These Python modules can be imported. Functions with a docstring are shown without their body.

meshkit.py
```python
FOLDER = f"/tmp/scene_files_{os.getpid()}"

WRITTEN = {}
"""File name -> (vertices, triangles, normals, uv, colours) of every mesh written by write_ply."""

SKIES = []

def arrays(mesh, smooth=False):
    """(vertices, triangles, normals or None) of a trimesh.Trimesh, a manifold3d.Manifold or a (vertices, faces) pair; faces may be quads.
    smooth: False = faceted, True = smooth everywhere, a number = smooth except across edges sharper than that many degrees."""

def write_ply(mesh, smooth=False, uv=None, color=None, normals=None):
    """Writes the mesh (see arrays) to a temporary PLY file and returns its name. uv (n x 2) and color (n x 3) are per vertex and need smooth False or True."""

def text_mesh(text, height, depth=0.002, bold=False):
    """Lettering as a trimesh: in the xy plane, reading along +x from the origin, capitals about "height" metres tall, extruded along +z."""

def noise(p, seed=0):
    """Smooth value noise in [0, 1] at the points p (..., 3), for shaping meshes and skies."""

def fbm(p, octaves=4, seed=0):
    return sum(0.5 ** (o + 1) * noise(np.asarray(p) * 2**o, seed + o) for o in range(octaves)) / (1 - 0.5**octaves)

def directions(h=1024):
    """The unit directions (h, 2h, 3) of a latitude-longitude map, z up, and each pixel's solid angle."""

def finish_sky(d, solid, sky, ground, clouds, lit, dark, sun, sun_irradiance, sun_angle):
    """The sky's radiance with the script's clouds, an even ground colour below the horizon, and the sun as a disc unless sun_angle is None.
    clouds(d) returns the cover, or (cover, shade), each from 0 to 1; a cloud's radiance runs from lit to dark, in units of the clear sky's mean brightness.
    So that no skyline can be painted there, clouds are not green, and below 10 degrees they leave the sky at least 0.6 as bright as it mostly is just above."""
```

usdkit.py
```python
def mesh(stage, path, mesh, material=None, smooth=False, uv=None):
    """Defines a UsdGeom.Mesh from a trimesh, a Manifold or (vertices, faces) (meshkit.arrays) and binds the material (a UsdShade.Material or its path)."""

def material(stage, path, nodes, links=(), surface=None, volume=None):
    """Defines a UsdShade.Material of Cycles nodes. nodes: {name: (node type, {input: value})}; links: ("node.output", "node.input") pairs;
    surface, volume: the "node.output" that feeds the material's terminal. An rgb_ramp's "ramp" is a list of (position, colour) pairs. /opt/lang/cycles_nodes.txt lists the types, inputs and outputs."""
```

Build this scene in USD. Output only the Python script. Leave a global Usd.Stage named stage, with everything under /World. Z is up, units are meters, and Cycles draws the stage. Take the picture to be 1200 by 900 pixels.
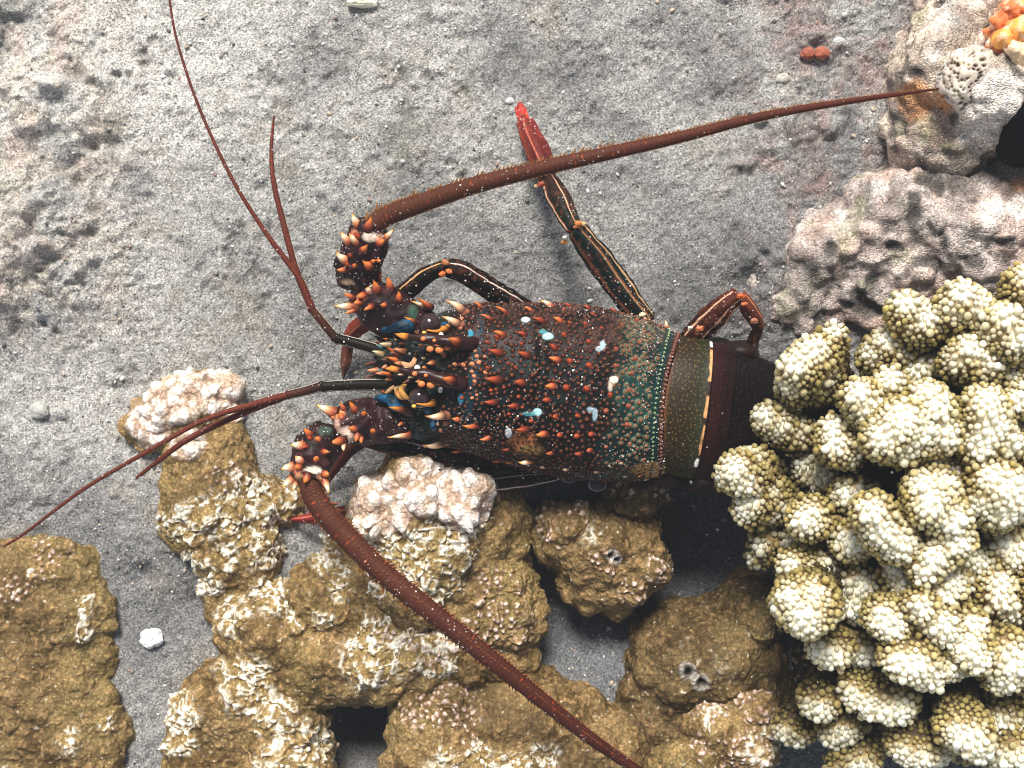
import math, random
import numpy as np
import trimesh
from scipy.spatial import cKDTree
import usdkit
from meshkit import noise, fbm
from pxr import Usd, UsdGeom, UsdLux, UsdShade, Gf, Sdf, Vt

stage = Usd.Stage.CreateInMemory()
UsdGeom.SetStageUpAxis(stage, UsdGeom.Tokens.z)
UsdGeom.SetStageMetersPerUnit(stage, 1.0)
UsdGeom.Xform.Define(stage, '/World')
UsdGeom.Scope.Define(stage, '/World/Looks')

# ---------------------------------------------------------------- camera, sky, sun, exposure
H = 0.55                    # camera height above the seabed (m), looking straight down
WIDE = 0.44                 # metres of seabed across the picture
K = WIDE / 1200.0
SUN_EL, SUN_AZ = 50.0, -16.0     # degrees; azimuth from +y (top of picture) towards +x
SUN_I, SKY_I, EXPOSURE = 1.25, 0.075, 0.70

cam = UsdGeom.Camera.Define(stage, '/World/camera')
cam.CreateHorizontalApertureAttr(36.0)
cam.CreateVerticalApertureAttr(27.0)
cam.CreateFocalLengthAttr(36.0 * H / WIDE)
cam.CreateClippingRangeAttr(Gf.Vec2f(0.01, 50))
cam.CreateExposureAttr(EXPOSURE)
cam.CreateFStopAttr(11.0)
cam.CreateFocusDistanceAttr(H - 0.050)
cam.AddTranslateOp().Set(Gf.Vec3d(0, 0, H))

sd = np.array([math.sin(math.radians(SUN_AZ)) * math.cos(math.radians(SUN_EL)),
               math.cos(math.radians(SUN_AZ)) * math.cos(math.radians(SUN_EL)),
               math.sin(math.radians(SUN_EL))])
usdkit.material(stage, '/World/Looks/sky', {
    's': ('sky_texture', {'sky_type': 'single_scattering', 'sun_disc': False,
                          'sun_elevation': math.radians(SUN_EL), 'sun_rotation': math.atan2(sd[0], sd[1])}),
    'h': ('hsv', {'hue': 0.5, 'saturation': 0.55, 'value': 1.0, 'fac': 1.0}),
    'b': ('background_shader', {'strength': SKY_I})}, [('s.color', 'h.color'), ('h.color', 'b.color')], surface='b.background')
dome = UsdLux.DomeLight.Define(stage, '/World/sky')
dome.CreateIntensityAttr(1.0)
UsdShade.MaterialBindingAPI.Apply(dome.GetPrim()).Bind(UsdShade.Material.Get(stage, '/World/Looks/sky'))
sun = UsdLux.DistantLight.Define(stage, '/World/sun')
sun.CreateIntensityAttr(SUN_I)
sun.CreateAngleAttr(20.0)
sun.CreateNormalizeAttr(True)
sun.CreateColorAttr(Gf.Vec3f(1.0, 0.965, 0.91))
sun.AddRotateXYZOp().Set(Gf.Vec3f(*(float(a) for a in (
    Gf.Rotation(Gf.Vec3d(0, 0, 1), Gf.Vec3d(*map(float, sd))).Decompose(Gf.Vec3d(1, 0, 0), Gf.Vec3d(0, 1, 0), Gf.Vec3d(0, 0, 1))))))

rng = np.random.default_rng(7)
random.seed(7)


# ---------------------------------------------------------------- helpers
def P(px, py, z):
    """The point at height z (m) that stands at pixel (px, py) of the 1200x900 photograph."""
    s = K * (H - z) / H
    return np.array([(px - 600) * s, (450 - py) * s, z])


def pix(v):
    v = np.asarray(v)
    s = H / ((H - v[..., 2]) * K)
    return 600 + v[..., 0] * s, 450 - v[..., 1] * s


def sstep(a, b, x):
    t = np.clip((np.asarray(x, float) - a) / (b - a), 0, 1)
    return t * t * (3 - 2 * t)


def mix(a, b, t):
    t = np.asarray(t, float)[..., None]
    return np.asarray(a, float) * (1 - t) + np.asarray(b, float) * t


names = {}
offset = {}


def unique(parent, name):
    k = (parent, name)
    n = names.get(k, 0)
    names[k] = n + 1
    return f'{parent}/{name}' + (f'_{n:03d}' if n else '')


def tag(prim, label=None, cat=None, group=None, kind=None):
    for key, val in (('label', label), ('category', cat), ('group', group), ('kind', kind)):
        if val:
            prim.SetCustomDataByKey(key, val)
    return prim


def thing(name, label, cat, loc, group=None):
    path = unique('/World', name)
    x = UsdGeom.Xform.Define(stage, path)
    x.AddTranslateOp().Set(Gf.Vec3d(*map(float, loc)))
    offset[path] = np.asarray(loc, float)
    tag(x.GetPrim(), label, cat, group)
    return path


def group_part(parent, name, label=None):
    path = unique(parent, name)
    tag(UsdGeom.Xform.Define(stage, path).GetPrim(), label)
    return path


def put(parent, name, v, f, mat, col=None, smooth=True, label=None, cat=None, group=None, kind=None):
    """One Mesh prim under parent; v in world metres; col = colour per vertex."""
    path = unique(parent, name)
    root = '/'.join(path.split('/')[:3])
    v = np.asarray(v, float) - offset.get(root, 0.0)
    m = usdkit.mesh(stage, path, (v, np.asarray(f)), f'/World/Looks/{mat}', smooth=smooth)
    if col is not None:
        c = np.clip(np.broadcast_to(np.asarray(col, np.float32), (len(v), 3)), 0, 1)
        pv = UsdGeom.PrimvarsAPI(m).CreatePrimvar('col', Sdf.ValueTypeNames.Color3fArray, 'vertex')
        pv.Set(Vt.Vec3fArray.FromNumpy(np.ascontiguousarray(c, np.float32)))
    tag(m.GetPrim(), label, cat, group, kind)
    return path


def quads(f):
    f = np.asarray(f)
    return np.vstack([f[:, [0, 1, 2]], f[:, [0, 2, 3]]])


def join(parts):
    vs, fs, cs, n = [], [], [], 0
    for p in parts:
        vs.append(p[0]); fs.append(np.asarray(p[1]) + n); n += len(p[0])
        if len(p) > 2 and p[2] is not None:
            cs.append(np.broadcast_to(p[2], (len(p[0]), 3)))
    return np.vstack(vs), np.vstack(fs), (np.vstack(cs) if cs else None)


def spline(pts, n):
    """Catmull-Rom through pts (any dimension), n samples evenly spaced along it."""
    p = np.asarray(pts, float)
    p = np.vstack([2 * p[0] - p[1], p, 2 * p[-1] - p[-2]])
    out = []
    m = 24
    for i in range(1, len(p) - 2):
        t = np.linspace(0, 1, m, endpoint=False)[:, None]
        a, b, c, d = p[i - 1], p[i], p[i + 1], p[i + 2]
        out.append(0.5 * (2 * b + (c - a) * t + (2 * a - 5 * b + 4 * c - d) * t ** 2 + (3 * b - a - 3 * c + d) * t ** 3))
    out = np.vstack(out + [p[-2][None]])
    L = np.r_[0, np.cumsum(np.linalg.norm(np.diff(out[:, :3], axis=0), axis=1))]
    s = np.linspace(0, L[-1], n)
    return np.stack([np.interp(s, L, out[:, k]) for k in range(out.shape[1])], 1)


def tube(path, rad, nseg=16, flat=1.0, up=(0, 0, 1)):
    """Closed tube. path (n,3), rad (n,); flat = height/width. Returns v, f, u (0..1 along), angle (0 = side, pi/2 = up)."""
    path, n = np.asarray(path, float), len(path)
    rad = np.broadcast_to(np.asarray(rad, float), (n,))
    t = np.gradient(path, axis=0)
    t /= np.linalg.norm(t, axis=1, keepdims=True) + 1e-12
    up = np.asarray(up, float)
    side = np.cross(t, up)
    side /= np.linalg.norm(side, axis=1, keepdims=True) + 1e-9
    top = np.cross(side, t)
    a = np.linspace(0, 2 * math.pi, nseg, endpoint=False)
    v = path[:, None] + rad[:, None, None] * (np.cos(a)[None, :, None] * side[:, None] + flat * np.sin(a)[None, :, None] * top[:, None])
    v = v.reshape(-1, 3)
    i, j = np.meshgrid(np.arange(n - 1), np.arange(nseg), indexing='ij')
    j2 = (j + 1) % nseg
    q = np.stack([i * nseg + j, i * nseg + j2, (i + 1) * nseg + j2, (i + 1) * nseg + j], -1).reshape(-1, 4)
    f = quads(q)
    c0, c1 = len(v), len(v) + 1
    v = np.vstack([v, path[0], path[-1]])
    jj = np.arange(nseg)
    f = np.vstack([f, np.stack([np.full(nseg, c0), (jj + 1) % nseg, jj], 1),
                   np.stack([np.full(nseg, c1), (n - 1) * nseg + jj, (n - 1) * nseg + (jj + 1) % nseg], 1)])
    u = np.r_[np.repeat(np.linspace(0, 1, n), nseg), 0, 1]
    ang = np.r_[np.tile(a, n), 0, 0]
    f = f[:, ::-1] if _flip(v, f) else f
    return v, f, u, ang


def _flip(v, f):
    a, b, c = v[f[:, 0]], v[f[:, 1]], v[f[:, 2]]
    return np.einsum('ij,ij->i', a - v.mean(0), np.cross(b - a, c - a)).sum() < 0


def normals(v, f):
    n = np.zeros_like(v)
    fn = np.cross(v[f[:, 1]] - v[f[:, 0]], v[f[:, 2]] - v[f[:, 0]])
    for k in range(3):
        np.add.at(n, f[:, k], fn)
    return n / (np.linalg.norm(n, axis=1, keepdims=True) + 1e-20)


_sub = {}


def ico(k):
    if k not in _sub:
        m = trimesh.creation.icosphere(subdivisions=k)
        _sub[k] = (np.array(m.vertices), np.array(m.faces))
    return _sub[k]


def surface_nets(F, origin, h):
    """Closed surface of F < 0 on a grid."""
    F = np.pad(F, 1, constant_values=1.0)
    origin = np.asarray(origin) - h
    ins = F < 0
    nx, ny, nz = F.shape
    cnt = np.zeros((nx - 1, ny - 1, nz - 1), np.uint8)
    for a, b, c in np.ndindex(2, 2, 2):
        cnt += ins[a:nx - 1 + a, b:ny - 1 + b, c:nz - 1 + c]
    act = np.argwhere((cnt > 0) & (cnt < 8))
    idx = np.full(cnt.shape, -1, np.int64)
    idx[tuple(act.T)] = np.arange(len(act))
    acc, num = np.zeros((len(act), 3)), np.zeros(len(act))
    for d in range(3):
        e = np.eye(3, dtype=int)[d]
        o1, o2 = [np.eye(3, dtype=int)[k] for k in range(3) if k != d]
        for p, q in np.ndindex(2, 2):
            c0 = act + p * o1 + q * o2
            c1 = c0 + e
            f0, f1 = F[tuple(c0.T)], F[tuple(c1.T)]
            x = (f0 < 0) != (f1 < 0)
            t = np.where(x, f0 / np.where(x, f0 - f1, 1), 0)
            acc += np.where(x[:, None], (p * o1 + q * o2) + t[:, None] * e, 0)
            num += x
    v = origin + (act + acc / num[:, None]) * h
    fs = []
    for d in range(3):
        e = np.eye(3, dtype=int)[d]
        o1, o2 = np.eye(3, dtype=int)[(d + 1) % 3], np.eye(3, dtype=int)[(d + 2) % 3]
        sl0 = tuple(slice(0, s - 1) if k == d else slice(1, s - 1) for k, s in enumerate(F.shape))
        sl1 = tuple(slice(1, s) if k == d else slice(1, s - 1) for k, s in enumerate(F.shape))
        for a, b, rev in ((ins[sl0], ~ins[sl1], False), (~ins[sl0], ins[sl1], True)):
            g = np.argwhere(a & b) + (1 - e)
            if not len(g):
                continue
            q = np.stack([idx[tuple((g - o1 - o2).T)], idx[tuple((g - o2).T)], idx[tuple(g.T)], idx[tuple((g - o1).T)]], 1)
            fs.append(q[:, ::-1] if rev else q)
    return v, quads(np.vstack(fs))


def blobs_mesh(blobs, cell, k=0.003, floor=-0.012, relax=2, skirt=1.0):
    """Smooth union of ellipsoids [(px, py, z, rx px, ry px, rz m)] as one closed surface."""
    E = []
    for px, py, z, rx, ry, rz in blobs:
        s = K * (H - z) / H
        E.append((P(px, py, z), np.array([rx * s, ry * s, rz])))
    lo = np.min([c - r for c, r in E], 0) - 0.010
    hi = np.max([c + r for c, r in E], 0) + 0.010
    lo[2] = floor if skirt < 1 else max(lo[2], floor)
    n = np.ceil((hi - lo) / cell).astype(int) + 1
    ax = [np.float32(lo[i]) + np.float32(cell) * np.arange(n[i], dtype=np.float32) for i in range(3)]
    S = np.zeros(n, np.float32)
    for c, r in E:
        a, b, g = ((ax[i] - np.float32(c[i])) / np.float32(r[i]) for i in range(3))
        g = np.where(g < 0, g * np.float32(skirt), g)
        k0 = np.sqrt(a[:, None, None] ** 2 + b[None, :, None] ** 2 + g[None, None, :] ** 2)
        k1 = np.sqrt((a / np.float32(r[0]))[:, None, None] ** 2 + (b / np.float32(r[1]))[None, :, None] ** 2 + (g / np.float32(r[2]))[None, None, :] ** 2)
        d = k0 * (k0 - 1) / np.maximum(k1, np.float32(1e-6))
        S += np.exp(-np.clip(d / k, -30, 30))
    F = -k * np.log(np.maximum(S, 1e-13))
    v, f = surface_nets(F.astype(float), lo, cell)
    if relax:
        e = np.vstack([f[:, [0, 1]], f[:, [1, 2]], f[:, [2, 0]]])
        deg = np.bincount(e.ravel(), minlength=len(v))
        for _ in range(relax):
            acc = np.zeros_like(v)
            for d in range(3):
                acc[:, d] = np.bincount(e[:, 0], v[e[:, 1], d], len(v)) + np.bincount(e[:, 1], v[e[:, 0], d], len(v))
            v = 0.5 * v + 0.5 * acc / np.maximum(deg, 1)[:, None]
    return v, f


def thin(p, dist, limit=None):
    """Indices of a subset of p no two nearer than dist (scalar or per point)."""
    tree = cKDTree(p)
    dist = np.broadcast_to(np.asarray(dist, float), (len(p),))
    dead = np.zeros(len(p), bool)
    keep = []
    for i in range(len(p)):
        if dead[i]:
            continue
        keep.append(i)
        dead[tree.query_ball_point(p[i], dist[i])] = True
        if limit and len(keep) >= limit:
            break
    return np.array(keep, int)


def sample(v, f, n, seed=0):
    r = np.random.default_rng(seed)
    a, b, c = v[f[:, 0]], v[f[:, 1]], v[f[:, 2]]
    cr = np.cross(b - a, c - a)
    ar = np.linalg.norm(cr, axis=1)
    i = r.choice(len(f), n, p=ar / ar.sum())
    u, w = r.random(n), r.random(n)
    sw = u + w > 1
    u[sw], w[sw] = 1 - u[sw], 1 - w[sw]
    return a[i] + u[:, None] * (b[i] - a[i]) + w[:, None] * (c[i] - a[i]), cr[i] / (ar[i][:, None] + 1e-20)


# ---------------------------------------------------------------- materials
def vcol(name, rough=0.6, grain=0.25, gscale=900.0, bump=0.3, bscale=1200.0, bdist=0.0006, spec=0.4, coat=0.0, sss=0.0, sscale=0.002, tone=1.0):
    """Colour from the mesh's own col, with fine procedural grain and relief."""
    p = {'roughness': rough, 'specular_ior_level': spec, 'coat_weight': coat, 'coat_roughness': 0.12}
    if sss:
        p.update({'subsurface_weight': sss, 'subsurface_scale': sscale, 'subsurface_radius': (1.0, 0.75, 0.45)})
    usdkit.material(stage, f'/World/Looks/{name}', {
        'a': ('attribute', {'attribute': 'col'}),
        'g': ('geometry', {}),
        'n': ('noise_texture', {'scale': gscale, 'detail': 4, 'roughness': 0.65}),
        'r': ('rgb_ramp', {'ramp': [(0.3, (tone * (1 - grain),) * 3), (0.7, (tone * (1 + grain),) * 3)]}),
        'm': ('mix_color', {'blend_type': 'multiply', 'fac': 1.0, 'use_clamp_result': False}),
        'bn': ('noise_texture', {'scale': bscale, 'detail': 3, 'roughness': 0.6}),
        'b': ('bump', {'strength': bump, 'distance': bdist}),
        'p': ('principled_bsdf', p)},
        [('g.position', 'n.vector'), ('g.position', 'bn.vector'), ('n.fac', 'r.fac'), ('a.color', 'm.a'), ('r.color', 'm.b'),
         ('m.result', 'p.base_color'), ('bn.fac', 'b.height'), ('b.normal', 'p.normal')], surface='p.BSDF')


def sandy(name, speck=0.55, scale=1500.0, bump=0.7):
    """Mesh colour broken up into single pale and dark sand grains."""
    usdkit.material(stage, f'/World/Looks/{name}', {
        'a': ('attribute', {'attribute': 'col'}),
        'g': ('geometry', {}),
        'v': ('voronoi_texture', {'scale': scale, 'feature': 'f1'}),
        'sc': ('separate_color', {'color_type': 'rgb'}),
        'r': ('rgb_ramp', {'ramp': [(0.0, (1 - speck * 1.15,) * 3), (0.18, (1 - speck * 0.5,) * 3), (0.5, (0.97,) * 3), (0.8, (1 + speck * 0.45,) * 3), (1.0, (1 + speck * 1.5,) * 3)]}),
        'tint': ('mix_color', {'blend_type': 'mix', 'fac': 0.10, 'a': (1, 1, 1)}),
        'm': ('mix_color', {'blend_type': 'multiply', 'fac': 1.0, 'use_clamp_result': False}),
        'm2': ('mix_color', {'blend_type': 'multiply', 'fac': 0.35, 'use_clamp_result': False}),
        'n': ('noise_texture', {'scale': scale * 0.55, 'detail': 3, 'roughness': 0.7}),
        'ad': ('math', {'math_type': 'multiply_add', 'value2': -0.7}),
        'b': ('bump', {'strength': bump, 'distance': 0.0009}),
        'p': ('principled_bsdf', {'roughness': 0.85, 'specular_ior_level': 0.25})},
        [('g.position', 'v.vector'), ('g.position', 'n.vector'), ('v.color', 'sc.color'), ('sc.r', 'r.fac'), ('a.color', 'm.a'), ('r.color', 'm.b'),
         ('m.result', 'm2.a'), ('v.color', 'tint.b'), ('tint.result', 'm2.b'), ('m2.result', 'p.base_color'),
         ('v.distance', 'ad.value1'), ('n.fac', 'ad.value3'), ('ad.value', 'b.height'), ('b.normal', 'p.normal')], surface='p.BSDF')


sandy('sand', speck=0.68, scale=2000.0, bump=0.6)
sandy('crust', speck=0.5, scale=1500.0, bump=0.9)
usdkit.material(stage, '/World/Looks/brown_coral', {
    'a': ('attribute', {'attribute': 'col'}), 'g': ('geometry', {}),
    'v': ('voronoi_texture', {'scale': 620.0, 'feature': 'smooth_f1', 'smoothness': 0.4}),
    'f': ('voronoi_texture', {'scale': 2100.0, 'feature': 'f1'}),
    'sc': ('separate_color', {'color_type': 'rgb'}),
    'r1': ('rgb_ramp', {'ramp': [(0.0, (1.35, 1.32, 1.25)), (0.35, (1.0, 1.0, 1.0)), (0.75, (0.55, 0.52, 0.48))]}),
    'r2': ('rgb_ramp', {'ramp': [(0.0, (0.6,) * 3), (0.3, (0.9,) * 3), (0.85, (1.1,) * 3), (0.95, (1.5,) * 3), (1.0, (2.1,) * 3)]}),
    'm1': ('mix_color', {'blend_type': 'multiply', 'fac': 0.85, 'use_clamp_result': False}),
    'm2': ('mix_color', {'blend_type': 'multiply', 'fac': 1.0, 'use_clamp_result': False}),
    'n': ('noise_texture', {'scale': 1300.0, 'detail': 3, 'roughness': 0.7}),
    'ad': ('math', {'math_type': 'multiply_add', 'value2': -1.6}),
    'b': ('bump', {'strength': 0.45, 'distance': 0.0009}),
    'p': ('principled_bsdf', {'roughness': 0.7, 'specular_ior_level': 0.12, 'subsurface_weight': 0.15, 'subsurface_scale': 0.0015, 'subsurface_radius': (1.0, 0.6, 0.3)})},
    [('g.position', 'v.vector'), ('g.position', 'f.vector'), ('g.position', 'n.vector'), ('v.distance', 'r1.fac'), ('f.color', 'sc.color'), ('sc.r', 'r2.fac'),
     ('a.color', 'm1.a'), ('r1.color', 'm1.b'), ('m1.result', 'm2.a'), ('r2.color', 'm2.b'), ('m2.result', 'p.base_color'),
     ('v.distance', 'ad.value1'), ('n.fac', 'ad.value3'), ('ad.value', 'b.height'), ('b.normal', 'p.normal')], surface='p.BSDF')
vcol('white_coral', rough=0.6, grain=0.15, gscale=700, bump=0.25, spec=0.15, sss=0.45, sscale=0.0018)
vcol('coral_core', rough=0.8, grain=0.4, gscale=800, bump=0.6)
vcol('shell', tone=0.82, rough=0.42, grain=0.4, gscale=1100, bump=0.35, bscale=1500, bdist=0.0005, spec=0.12)
vcol('spine', tone=0.82, rough=0.32, grain=0.2, gscale=1200, bump=0.15, spec=0.22)
vcol('limb', tone=0.82, rough=0.42, grain=0.4, gscale=1300, bump=0.25, spec=0.06)
vcol('feeler', tone=0.82, rough=0.55, grain=0.35, gscale=1500, bump=0.35, bscale=1800, spec=0.08)
vcol('eye', rough=0.12, grain=0.1, bump=0.0, spec=0.6)
vcol('soft', rough=0.6, grain=0.3, gscale=900, bump=0.6, bscale=700, bdist=.0012, spec=0.1, sss=0.2)
vcol('speck', tone=0.82, rough=0.4, grain=0.1, bump=0.0)


# ---------------------------------------------------------------- the seabed
def hump(x, y, px, py, rx, ry=None):
    c = P(px, py, 0)
    ry = ry or rx
    return np.exp(-((x - c[0]) / (rx * K)) ** 2 - ((y - c[1]) / (ry * K)) ** 2)


PITS = [(5, 62, 14, 16, .012), (2, 190, 12, 18, .012), (98, 92, 12, 10, .012), (28, 30, 16, 6, .006), (135, 170, 9, 7, .009), (96, 195, 6, 10, .007),
        (113, 175, 7, 7, .006), (100, 218, 5, 7, .007), (72, 60, 5, 12, .005), (110, 275, 12, 9, .005), (75, 305, 7, 5, .006), (45, 330, 9, 6, .005),
        (55, 235, 5, 10, .004), (175, 232, 10, 7, .003), (395, 625, 30, 16, .010), (425, 865, 62, 46, .05), (868, 330, 20, 16, .012), (860, 285, 14, 22, .006),
        (240, 700, 40, 22, .004), (165, 672, 16, 12, .005), (680, 660, 80, 70, .026), (830, 640, 80, 80, .040), (640, 740, 50, 70, .018), (770, 700, 70, 60, .020), (325, 100, 14, 8, .004), (310, 90, 10, 10, .004),  # wide lower hollows deepened so lobster and corals shade the sand
        (545, 45, 20, 6, .003), (765, 55, 10, 5, .003), (235, 105, 10, 6, .003), (305, 220, 8, 6, .004), (505, 255, 6, 5, .003), (135, 455, 20, 6, .003)]


def seabed_z(x, y):
    p = np.stack([x, y, np.zeros_like(x)], -1)
    px, py = 600 + x / K, 450 - y / K
    left = sstep(210, 60, px) * sstep(440, 330, py)
    right = sstep(800, 950, px) * sstep(440, 330, py)
    z = 0.005 * (fbm(p * 14 + 3, 3, 11) - 0.5)
    z += 0.0022 * (fbm(p * 60 + 9, 3, 12) - 0.5)
    z += (0.0011 + 0.0022 * left + 0.002 * right) * (fbm(p * 230 + 5, 3, 13) - 0.5) * 1.4
    z += (0.0012 + 0.0012 * left) * np.clip(noise(p * 420 + 2, 26) - 0.55, 0, 1) * 2 * sstep(.4, .62, fbm(p * 55 + 3, 2, 27))
    lump = np.clip(noise(p * 170 + 2, 21) - 0.52, 0, 1) * np.clip(noise(p * 55, 22) - 0.35, 0, 1)
    z += (0.008 + 0.024 * left + 0.016 * right) * lump
    pit = np.clip(fbm(p * 190 + 7, 3, 23) - 0.58, 0, 1) * 1.6 * np.clip(noise(p * 45 + 1, 24) - 0.40, 0, 1)
    z -= (0.009 + 0.008 * left + 0.012 * right) * pit
    z += left * 0.008 + right * 0.008
    for a, b, rx, ry, d in PITS:
        z -= d * (0.62 if b < 500 else 1) * hump(x, y, a, b, rx * 1.15, ry * 1.15)
    z += 0.012 * hump(x, y, 40, 240, 90, 120) * left + 0.006 * hump(x, y, 60, 120, 70, 40)
    z += 0.008 * hump(x, y, 880, 320, 60, 60)
    return z, pit, lump, left, right


fx = np.arange(-0.245, 0.2451, 0.00068)
fy = np.arange(-0.190, 0.1901, 0.00068)
far = np.cumsum(0.0012 * 1.13 ** np.arange(46))
far = far * 2.6 / far[-1]
gx = np.r_[(fx[0] - far)[::-1], fx, fx[-1] + far]
gy = np.r_[(fy[0] - far)[::-1], fy, fy[-1] + far]
X, Y = np.meshgrid(gx, gy, indexing='ij')
Z, pit, lump, left, right = seabed_z(X, Y)
V = np.stack([X, Y, Z], -1).reshape(-1, 3)
ny_ = len(gy)
I, J = np.meshgrid(np.arange(len(gx) - 1), np.arange(ny_ - 1), indexing='ij')
Fq = quads(np.stack([I * ny_ + J, (I + 1) * ny_ + J, (I + 1) * ny_ + J + 1, I * ny_ + J + 1], -1).reshape(-1, 4))
px, py = pix(V)
q = V * [1, 1, 0]
n1, n2, n3 = fbm(q * 22, 3, 31), fbm(q * 90, 3, 32), noise(q * 420, 33)
pale_falloff = np.clip(0.55 * sstep(330, 60, py) + 0.55 * sstep(420, 120, px) * sstep(640, 480, py), 0, 1)  # light falloff painted into the sand: paler at top and left
col = mix((0.165, 0.166, 0.168), (0.245, 0.243, 0.238), sstep(0.35, 0.65, n1))
col = mix(col, (0.53, 0.515, 0.485), pale_falloff * sstep(0.2, 0.6, n1 + 0.3 * n2))
col = mix(col, (0.27, 0.245, 0.21), 0.6 * sstep(0.50, 0.72, n2) * sstep(0.35, 0.7, fbm(q * 30, 2, 34)))
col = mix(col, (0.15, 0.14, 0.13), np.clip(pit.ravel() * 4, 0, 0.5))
col = mix(col, (0.47, 0.42, 0.35), 0.6 * left.ravel() * sstep(0.42, 0.6, n2))
col = mix(col, (0.42, 0.26, 0.22), 0.22 * left.ravel() * sstep(0.6, 0.75, noise(q * 120, 35)))
col = mix(col, (0.21, 0.17, 0.16), 0.8 * right.ravel() * sstep(0.38, 0.6, fbm(q * 70, 3, 36)))
col = mix(col, (0.30, 0.18, 0.16), 0.3 * right.ravel() * sstep(0.6, 0.78, noise(q * 160, 37)))
col = mix(col, (0.10, 0.11, 0.07), 0.3 * sstep(0.72, 0.85, noise(q * 110, 38)) * sstep(0.55, 0.75, noise(q * 20, 39)))
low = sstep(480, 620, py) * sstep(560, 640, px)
col = mix(col, (0.13, 0.135, 0.145), 0.85 * low)  # shade below the lobster painted into the sand colour
col *= np.array((0.815, 0.80, 0.775)) * (0.88 + 0.24 * n3)[:, None]
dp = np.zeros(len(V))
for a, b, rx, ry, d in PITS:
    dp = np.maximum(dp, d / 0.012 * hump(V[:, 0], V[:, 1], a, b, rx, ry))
col = mix(col, (0.05, 0.05, 0.05), 0.5 * np.clip(np.where(low > .3, 0, dp), 0, 1))  # shade inside the hollows painted near-black
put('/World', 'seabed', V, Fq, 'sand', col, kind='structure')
zt = cKDTree(V[:, :2])


def ground(px, py):
    p = P(px, py, 0)
    return float(seabed_z(np.array([p[0]]), np.array([p[1]]))[0][0])


# loose sand grains lying on the seabed
protos = []
UsdGeom.Scope.Define(stage, '/World/Looks')
pi_path = unique('/World', 'sand_grains')
inst = UsdGeom.PointInstancer.Define(stage, pi_path)
tag(inst.GetPrim(), 'pale and dark sand grains scattered loose over the grey seabed', 'sand', kind='stuff')
cols = [(0.62, 0.60, 0.56), (0.30, 0.29, 0.28), (0.07, 0.07, 0.07), (0.48, 0.38, 0.28), (0.75, 0.73, 0.70), (0.33, 0.22, 0.17)]
for k, c in enumerate(cols):
    v, f = ico(1)
    v = v * (1 + 0.5 * (noise(v * 1.7 + 10 * k, k) - 0.5))[:, None] * [1, 0.75, 0.6]
    pp = put(pi_path, 'grain', v, f, 'speck', c, smooth=True)
    protos.append(Sdf.Path(pp))
inst.CreatePrototypesRel().SetTargets(protos)
N = 26000
gp = np.stack([rng.uniform(-0.24, 0.24, N), rng.uniform(-0.185, 0.185, N)], 1)
clump = fbm(np.c_[gp, np.zeros(N)] * 60, 3, 44)
keep = rng.random(N) < sstep(0.3, 0.6, clump)
gp = gp[keep]; N = len(gp)
gz = V[zt.query(gp)[1], 2]
size = np.clip(rng.lognormal(-8.10, 0.50, N), 0.00014, 0.0014)
size[:110] = rng.uniform(.0006, .0014, 110)
inst.CreatePositionsAttr(Vt.Vec3fArray.FromNumpy(np.c_[gp, gz + size * 0.15].astype(np.float32)))
inst.CreateProtoIndicesAttr(Vt.IntArray.FromNumpy(rng.choice(6, N, p=[.3, .25, .15, .12, .1, .08]).astype(np.int32)))
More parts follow.
